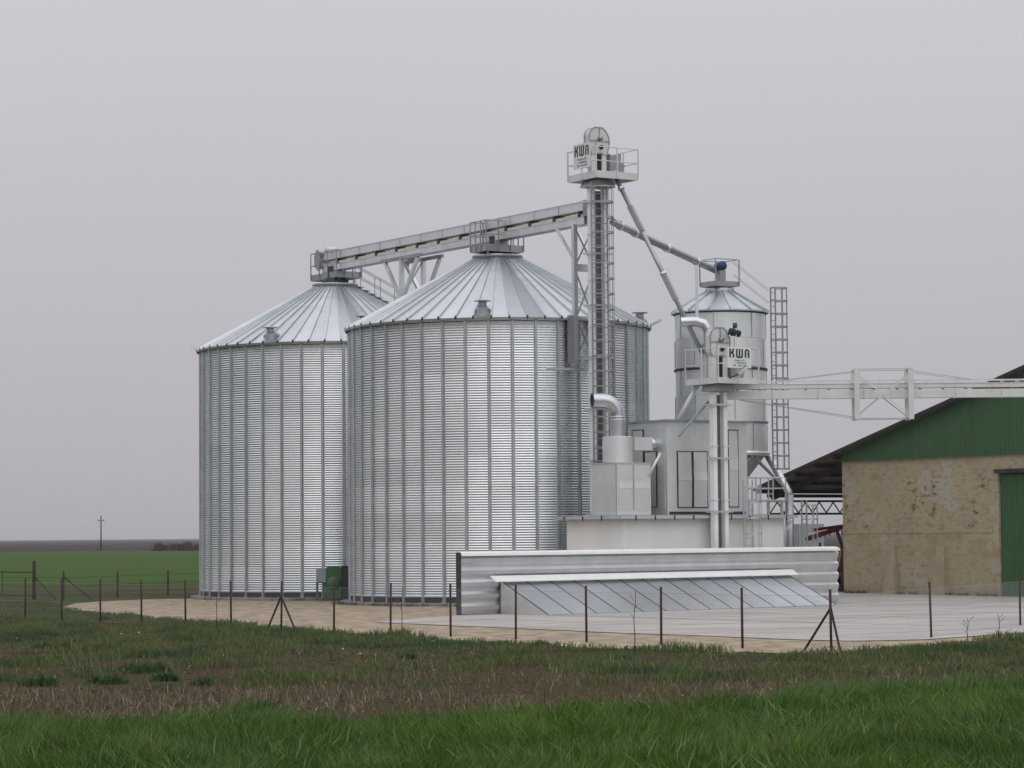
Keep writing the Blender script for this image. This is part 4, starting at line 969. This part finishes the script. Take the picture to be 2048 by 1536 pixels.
ga, gb_ = rpos[0], rpos[1]
for z in (.2, 1.30): MB().tube((ga.x, ga.y - .1, z), (gb_.x, gb_.y - .1, z), .03, 6).build('gate_bar', M['rust'], rf)
mid_ = ga.lerp(gb_, .52); MB().tube((mid_.x, mid_.y - .1, .2), (mid_.x, mid_.y - .1, 1.3), .02, 6).build('gate_bar', M['rust'], rf)

# ================================================================== utility pole, scrub, saplings
up = G(202, 1101); upt = P(201, 1032, up.y)
po = thing('utility_pole', 'lone wooden utility pole at the far edge of the green field', 'pole', (up.x, up.y, 0))
MB().tube((0, 0, -.5), (0, 0, upt.z), .19, 10, .13).build('pole', M['timber'], po, True)
MB().box(-.8, .8, -.05, .05, upt.z - 1.2, upt.z - 1.05).build('cross_arm', M['timber'], po)
for x in (-.7, 0.001, .7): MB().tube((x, 0, upt.z - (1.05 if x != .001 else .02)), (x, 0, upt.z - (.75 if x != .001 else -.25)), .06, 8).build('insulator', M['dark'], po)

def blades(name, pos, hgt, wid, lean, tint, m, label, cat, bend=.5, kind='stuff', parent=None):
    """pos (n,3); hgt, wid (n); lean (n,2) horizontal reach of the tip; tint (n,3)"""
    n = len(pos); a = rng.uniform(0, 2*pi, n); sx = np.cos(a)*wid/2; sy = np.sin(a)*wid/2
    V = np.zeros((n, 5, 3), np.float32); V[:] = pos[:, None, :]
    V[:, 0, 0] -= sx; V[:, 0, 1] -= sy; V[:, 1, 0] += sx; V[:, 1, 1] += sy
    k = .30
    for j, sg in ((2, 1), (3, -1)):
        V[:, j, 0] += sg*sx*.8 + lean[:, 0]*k; V[:, j, 1] += sg*sy*.8 + lean[:, 1]*k; V[:, j, 2] += hgt*.62
    V[:, 4, 0] += lean[:, 0]; V[:, 4, 1] += lean[:, 1]; V[:, 4, 2] += hgt
    me = bpy.data.meshes.new(name); me.vertices.add(n*5); me.vertices.foreach_set('co', V.reshape(-1))
    base = (np.arange(n)*5)[:, None]; idx = np.concatenate([base + np.array([[0, 1, 2, 3]]), base + np.array([[3, 2, 4]])], 1).astype(np.int32)
    me.loops.add(n*7); me.loops.foreach_set('vertex_index', idx.reshape(-1))
    me.polygons.add(n*2); st_ = (np.arange(n)*7)[:, None] + np.array([[0, 4]]); me.polygons.foreach_set('loop_start', st_.reshape(-1).astype(np.int32))
    ca = me.color_attributes.new('tint', 'FLOAT_COLOR', 'POINT'); C4 = np.ones((n, 5, 4), np.float32); C4[:, :, :3] = tint[:, None, :]; ca.data.foreach_set('color', C4.reshape(-1))
    me.materials.append(M[m]); me.update(calc_edges=True); me.validate()
    o = inst(name, me, parent)
    if parent is None: tag(o, label, cat, kind=kind)
    return o
def vnoise(x, y, s, seed=0):
    r = np.random.default_rng(seed); T = r.random((64, 64)); x = np.asarray(x)/s + 100; y = np.asarray(y)/s + 100
    xi, yi = np.floor(x).astype(int), np.floor(y).astype(int); fx, fy = x - xi, y - yi; fx = fx*fx*(3 - 2*fx); fy = fy*fy*(3 - 2*fy)
    g = lambda i, j: T[i % 64, j % 64]
    return (g(xi, yi)*(1-fx) + g(xi+1, yi)*fx)*(1-fy) + (g(xi, yi+1)*(1-fx) + g(xi+1, yi+1)*fx)*fy
def line_y(pts):           # far edge y as a function of x, from picture points on the ground
    q = sorted([(G(*p).x / G(*p).y, G(*p).y) for p in pts]); xs_, ys_ = zip(*q)
    return lambda x, y: np.interp(np.asarray(x) / np.asarray(y), xs_, ys_)
grass_edge = line_y([(-400, 1480), (0, 1474), (300, 1466), (480, 1440), (700, 1466), (1000, 1452), (1350, 1428), (1600, 1402), (2048, 1376), (2450, 1350)])
weed_near = line_y([(-400, 1305), (0, 1302), (500, 1303), (700, 1318), (1000, 1338), (1400, 1343), (1700, 1350), (2048, 1364), (2450, 1352)])
yard_edge = line_y([(-400, 1185), (60, 1190), (126, 1214)] + [q for q in gf if q[0] > 130])

# dense foreground crop grass
n = 210000; y = 27.5 + (56 - 27.5) * rng.random(n)**1.25; x = (rng.random(n) - .5) * 2 * (.235 * y)
ok = y < grass_edge(x, y) + (vnoise(x, y, .8, 3) - .5)*1.6; x, y = x[ok], y[ok]; n = len(x)
cl_ = vnoise(x, y, 1.1, 5); c2 = vnoise(x, y, .35, 6); big = vnoise(x, y, 4.0, 8)
h = (.12 + .22*cl_ + .16*c2) * rng.uniform(.5, 1.25, n)
la = vnoise(x, y, 1.6, 9)*2*pi*1.5 + rng.normal(0, .8, n); lm = h * rng.uniform(.15, .75, n)
lean = np.stack([np.cos(la)*lm, np.sin(la)*lm], 1)
g_a = np.array([.060, .155, .024]); g_b = np.array([.120, .215, .034]); g_c = np.array([.052, .135, .034]); g_y = np.array([.15, .16, .05])
tint = g_a + (g_b - g_a)*cl_[:, None] + (g_c - g_a)*(big[:, None] > .5)*.6
tint *= rng.uniform(.35, 1.35, (n, 1)); yl_m = rng.random(n) < .03; tint[yl_m] = g_y * rng.uniform(.7, 1.2, (yl_m.sum(), 1))
blades('grass', np.stack([x, y, np.zeros(n)], 1), h, rng.uniform(.010, .022, n), lean, tint, 'blade', 'dense bright green grass filling the foreground', 'grass')

# weeds along the fence
n = 330000; y = 48 + (118 - 48)*rng.random(n); x = (rng.random(n) - .5)*2*(.225*y)
ed = yard_edge(x, y) + (vnoise(x, y, 1.0, 11) - .5)*1.6; nr_ = weed_near(x, y) + (vnoise(x, y, 3, 12) - .5)*7
patch = vnoise(x, y, 2.2, 13)*.6 + vnoise(x, y, .8, 14)*.4
strip = (y > nr_) & (y < ed)
prob = np.where(strip, np.clip((patch - .30)*3.2, .06, 1), np.clip((patch - .55)*4, 0, .8))
gedge = grass_edge(x, y)
ok = (rng.random(n) < prob) & (y < ed) & (y > gedge - 1); x, y, patch = x[ok], y[ok], patch[ok]; n = len(x)
tall = vnoise(x, y, 1.0, 15)
h = (.05 + .27*np.clip(patch - .3, 0, 1)*1.5*(.4 + tall)) * rng.uniform(.5, 1.2, n); la = rng.uniform(0, 2*pi, n); lm = h*rng.uniform(.2, .9, n)
w_a = np.array([.090, .145, .040]); w_b = np.array([.150, .160, .060]); w_c = np.array([.055, .100, .038]); hue = vnoise(x, y, 2.7, 16); dk = vnoise(x, y, 1.3, 17)
tint = w_a + (w_b - w_a)*hue[:, None]; tint = tint + (w_c - tint)*(np.clip((dk - .55)*4, 0, 1))[:, None]; tint *= rng.uniform(.7, 1.3, (n, 1))
br_m = rng.random(n) < .10; tint[br_m] = np.array([.12, .085, .05]) * rng.uniform(.6, 1.2, (br_m.sum(), 1))
blades('weeds', np.stack([x, y, np.zeros(n)], 1), h, rng.uniform(.016, .034, n), np.stack([np.cos(la)*lm, np.sin(la)*lm], 1), tint, 'blade', 'low mixed weeds and grass growing along the fence line', 'weeds')

# dry stubble on the bare strip
n = 120000; y = 38 + (80 - 38)*rng.random(n); x = (rng.random(n) - .5)*2*(.225*y)
pt = vnoise(x, y, 2.8, 21)*.55 + vnoise(x, y, .7, 22)*.45
near = np.clip(1 - (y - grass_edge(x, y))/14, 0, 1)
ok = (y > grass_edge(x, y) - .6) & (y < weed_near(x, y) + 5) & (rng.random(n) < np.clip((pt - .30)*2.5, .06, 1)*(.25 + .75*near)); x, y = x[ok], y[ok]; n = len(x)
h = rng.uniform(.03, .22, n)*(.6 + .8*vnoise(x, y, .9, 23)); la = rng.uniform(0, 2*pi, n); lm = rng.uniform(.02, .22, n)
s_a = np.array([.215, .170, .108]); s_b = np.array([.100, .077, .050]); k_ = rng.random((n, 1))
tint = s_a*k_ + s_b*(1 - k_); lt_ = rng.random(n) < .05; tint[lt_] = np.array([.42, .33, .23])
blades('stubble', np.stack([x, y, np.zeros(n)], 1), h, rng.uniform(.008, .018, n), np.stack([np.cos(la)*lm, np.sin(la)*lm], 1), tint, 'straw', 'dry brown stubble and dead stems on the bare soil strip', 'stubble')

# broad paler leaves and long stems rising out of the grass
n = 9000; y = 28 + (54 - 28) * rng.random(n); x = (rng.random(n) - .5) * 2 * (.235 * y); ok = (y < grass_edge(x, y)) & (vnoise(x, y, 1.3, 31) > .42); x, y = x[ok], y[ok]; n = len(x)
h = rng.uniform(.22, .48, n); la = vnoise(x, y, 2.2, 32)*9 + rng.normal(0, .7, n); lm = h*rng.uniform(.3, 1.3, n)
tint = np.array([.12, .23, .05])*rng.uniform(.5, 1.25, (n, 1)); dm = rng.random(n) < .12; tint[dm] = np.array([.28, .24, .12])*rng.uniform(.6, 1.1, (dm.sum(), 1))
blades('grass_leaves', np.stack([x, y, np.zeros(n)], 1), h, rng.uniform(.014, .030, n), np.stack([np.cos(la)*lm, np.sin(la)*lm], 1), tint, 'blade', 'long pale leaves bending out of the foreground grass', 'grass')
def lumps(name, x, y, size, tint, label, cat, z=0.0):
    n = len(x); base = np.array([[1, 0, 0], [0, 1, 0], [-1, 0, 0], [0, -1, 0], [0, 0, 1], [0, 0, -1]], np.float32); F_ = np.array([[0, 1, 4], [1, 2, 4], [2, 3, 4], [3, 0, 4], [1, 0, 5], [2, 1, 5], [3, 2, 5], [0, 3, 5]])
    V = base[None]*rng.uniform(.55, 1.3, (n, 6, 1))*size[:, None, None]; V[:, :, 2] *= .6
    a = rng.uniform(0, 2*pi, n); c_, s_2 = np.cos(a)[:, None], np.sin(a)[:, None]; V = np.stack([V[:, :, 0]*c_ - V[:, :, 1]*s_2, V[:, :, 0]*s_2 + V[:, :, 1]*c_, V[:, :, 2]], 2)
    V += np.stack([x, y, np.full(n, z)], 1)[:, None, :]; V = V.astype(np.float32)
    me = bpy.data.meshes.new(name); me.vertices.add(n*6); me.vertices.foreach_set('co', V.reshape(-1)); idx = ((np.arange(n)*6)[:, None, None] + F_[None]).reshape(-1).astype(np.int32)
    me.loops.add(n*24); me.loops.foreach_set('vertex_index', idx); me.polygons.add(n*8); me.polygons.foreach_set('loop_start', (np.arange(n*8)*3).astype(np.int32))
    ca = me.color_attributes.new('tint', 'FLOAT_COLOR', 'POINT'); C4 = np.ones((n, 6, 4), np.float32); C4[:, :, :3] = tint[:, None, :]; ca.data.foreach_set('color', C4.reshape(-1))
    me.materials.append(M['straw']); me.update(calc_edges=True); me.validate(); return tag(inst(name, me), label, cat, kind='stuff')
n = 26000; y = 40 + 50*rng.random(n); x = (rng.random(n) - .5)*2*(.225*y); ok = (y > grass_edge(x, y) - .3) & (y < yard_edge(x, y)) & (rng.random(n) < np.clip((vnoise(x, y, 1.8, 41) - .3)*2.2, .05, 1)); x, y = x[ok], y[ok]; n = len(x)
lumps('soil_clods', x, y, rng.uniform(.015, .075, n), np.array([.070, .052, .039])*rng.uniform(.5, 1.35, (n, 1)), 'dark clods of earth on the bare strip', 'soil')
n = 30000; y = 60 + 55*rng.random(n); x = (rng.random(n) - .5)*2*(.225*y); e_ = yard_edge(x, y); ok = (y > e_ - .9) & (y < e_ + 7) & (rng.random(n) < np.exp(-np.clip(y - e_, 0, 9)/2.2)); x, y = x[ok], y[ok]; n = len(x)
lumps('gravel_stones', x, y, rng.uniform(.012, .040, n), np.array([.46, .385, .285])*rng.uniform(.45, 1.25, (n, 1)), 'loose pale stones along the gravel edge', 'gravel')
n = 70; y = 52 + 110*rng.random(n); x = -(.02 + .2*rng.random(n))*y; ok = y < yard_edge(x, y); x, y = x[ok], y[ok]
lumps('pale_field_stones', x, y, rng.uniform(.025, .07, len(x)), np.array([.62, .58, .50])*rng.uniform(.7, 1.1, (len(x), 1)), 'scattered pale stones lying in the weeds', 'stones', .04)

# weeds rooted along the foot of the barn and the silo foundations
xs_, ys_ = [], []
for i in range(900): q = FB.wld(rng.uniform(.1, dxl), -abs(rng.normal(.05, .12)) - .02); xs_.append(q.x); ys_.append(q.y)
for cxy in (A, B):
    for i in range(900): a = rng.uniform(pi, 2*pi); rr_ = R + .47 + abs(rng.normal(0, .12)); xs_.append(cxy[0] + rr_*math.cos(a)); ys_.append(cxy[1] + rr_*math.sin(a))
x, y = np.array(xs_), np.array(ys_); ok = vnoise(x, y, .9, 51)*.6 + vnoise(x, y, .3, 52)*.4 > .52; x, y = x[ok], y[ok]; n = len(x)
h = rng.uniform(.04, .20, n); la = rng.uniform(0, 2*pi, n); lm = h*.7
blades('edge_weeds', np.stack([x, y, np.full(n, .01)], 1), h, rng.uniform(.02, .04, n), np.stack([np.cos(la)*lm, np.sin(la)*lm], 1), np.array([.085, .12, .04])*rng.uniform(.6, 1.3, (n, 1)), 'blade', 'sparse weeds along the foot of the walls and foundations', 'weeds')

# separate dark weed tufts
tuft_uv = [(306, 1345, 1.0, 'on the bare soil strip before the tripod-braced fence post'), (85, 1372, 1.1, None), (215, 1368, .8, None), (258, 1342, .6, None), (110, 1298, .8, None), (338, 1243, .55, 'on the tan gravel'), (322, 1243, .4, None), (245, 1236, .9, None), (205, 1240, .7, None), (340, 1362, .7, None), (505, 1430, 1.2, None), (400, 1372, .8, None), (1085, 1292, .7, None), (820, 1318, .7, None)]
def tuft(seed, s):
    r = np.random.default_rng(seed); n = 420; a = r.uniform(0, 2*pi, n); k = r.integers(0, 6, n); cx = r.normal(0, .17*s, 6); cy = r.normal(0, .17*s, 6); ch = r.uniform(.35, 1.1, 6)
    rr = np.clip(np.abs(r.normal(0, .14*s, n)), 0, .20*s)
    pos = np.stack([cx[k] + rr*np.cos(a), cy[k] + rr*np.sin(a), np.zeros(n)], 1); h = (.26*s)*ch[k]*np.exp(-(rr/(.2*s))**2)*r.uniform(.4, 1.15, n) + .03
    lm = h*1.1; ln = np.stack([np.cos(a)*lm*r.random(n), np.sin(a)*lm*r.random(n)], 1)
    tt = np.array([.060, .115, .035])*r.uniform(.5, 1.5, (n, 1))
    return blades('weed_tuft', pos, h, r.uniform(.02, .035, n), ln, tt, 'blade', None, None, kind=None)
for i, (u, v, s, where) in enumerate(tuft_uv):
    o = tuft(100 + i, s); p = G(u, v); o.location = (p.x, p.y, .01)
    onit = 'dark green weed tuft growing on the tan gravel' if v in (1243,) else ('dark green weed tuft at the gravel edge' if v < 1300 else 'dark green weed tuft standing out on the bare soil strip')
    tag(o, onit, 'weed', 'weed tufts on gravel' if v == 1243 else ('weed tufts at the gravel edge' if v < 1300 else 'weed tufts on the soil strip'))

# scrub far off beyond the crop field
sb_ = []
for i, (u0_, u1_, ht) in enumerate(((312, 352, 2.0), (345, 388, 2.2), (378, 420, 1.9))):
    p0_ = G((u0_ + u1_)/2, 1101.5); wd_ = (u1_ - u0_)/FPX*p0_.y
    n = 1500; r = np.random.default_rng(40 + i); xx = r.uniform(-.6, .6, n)*wd_; yy = r.normal(0, 1.2, n); hh = ht*(.55 + .6*vnoise(xx, xx*0, 1.3, 70 + i))*np.clip((.62*wd_ - np.abs(xx))/(.2*wd_), .2, 1)*r.uniform(.3, 1.0, n)
    ln = np.stack([r.normal(0, .5, n), r.normal(0, .4, n)], 1); tt = np.array([.075, .048, .04])*r.uniform(.6, 1.3, (n, 1))
    o = blades('scrub_bush', np.stack([xx, yy, np.zeros(n)], 1), hh, r.uniform(.08, .2, n), ln, tt, 'straw', None, None, kind=None)
    o.location = (p0_.x, p0_.y - 2, 0); tag(o, 'bare brown scrub bush on the far edge of the green field', 'bush', 'scrub bushes beyond the field')

def sapling(u, vt, vb, label, seed):
    b = G(u, vb); t = P(u, vt, b.y); r = random.Random(seed)
    s = thing('sapling', label, 'sapling', (b.x, b.y, 0))
    pts = [(r.uniform(-.006, .006)*k, r.uniform(-.006, .006)*k, -.05 + (t.z + .05)*k/6) for k in range(7)]
    MB().path(pts, [.013 - .0012*k for k in range(7)], 6).build('stem', M['brush'], s, True)
    for k in range(3):
        z = t.z*(.55 + .14*k); a = r.random()*6.3; MB().tube((pts[4][0], pts[4][1], z), (pts[4][0] + .16*math.cos(a), pts[4][1] + .16*math.sin(a), z + .15), .005, 5).build('twig', M['brush'], s)
sapling(804, 1172, 1272, 'thin bare sapling at the fence before the corrugated silo', 1)
sapling(433, 1178, 1262, 'thin bare sapling by the fence before the far silo', 2)
sapling(1270, 1180, 1310, 'thin bare sapling at the fence before the pit cover', 3)

sapling(1998, 1228, 1282, 'bare twiggy sapling in the weeds at the concrete edge near the barn', 4)
sapling(1935, 1236, 1284, 'short bare sapling in the weeds near the barn side fence', 5)

# ================================================================== haze
hz = bpy.data.materials.new('pale_haze'); hz.use_nodes = True; t = hz.node_tree; t.nodes.clear()
ho = t.nodes.new('ShaderNodeOutputMaterial'); pv = t.nodes.new('ShaderNodeVolumePrincipled'); pv.inputs['Color'].default_value = (.86, .86, .90, 1); pv.inputs['Density'].default_value = .00014; pv.inputs['Anisotropy'].default_value = .0
t.links.new(pv.outputs[0], ho.inputs['Volume'])
tag(MB().box(-6100, 6100, -200, 8100, -1, 26).build('haze', hz), 'thin pale haze over the plain', 'haze', kind='stuff')
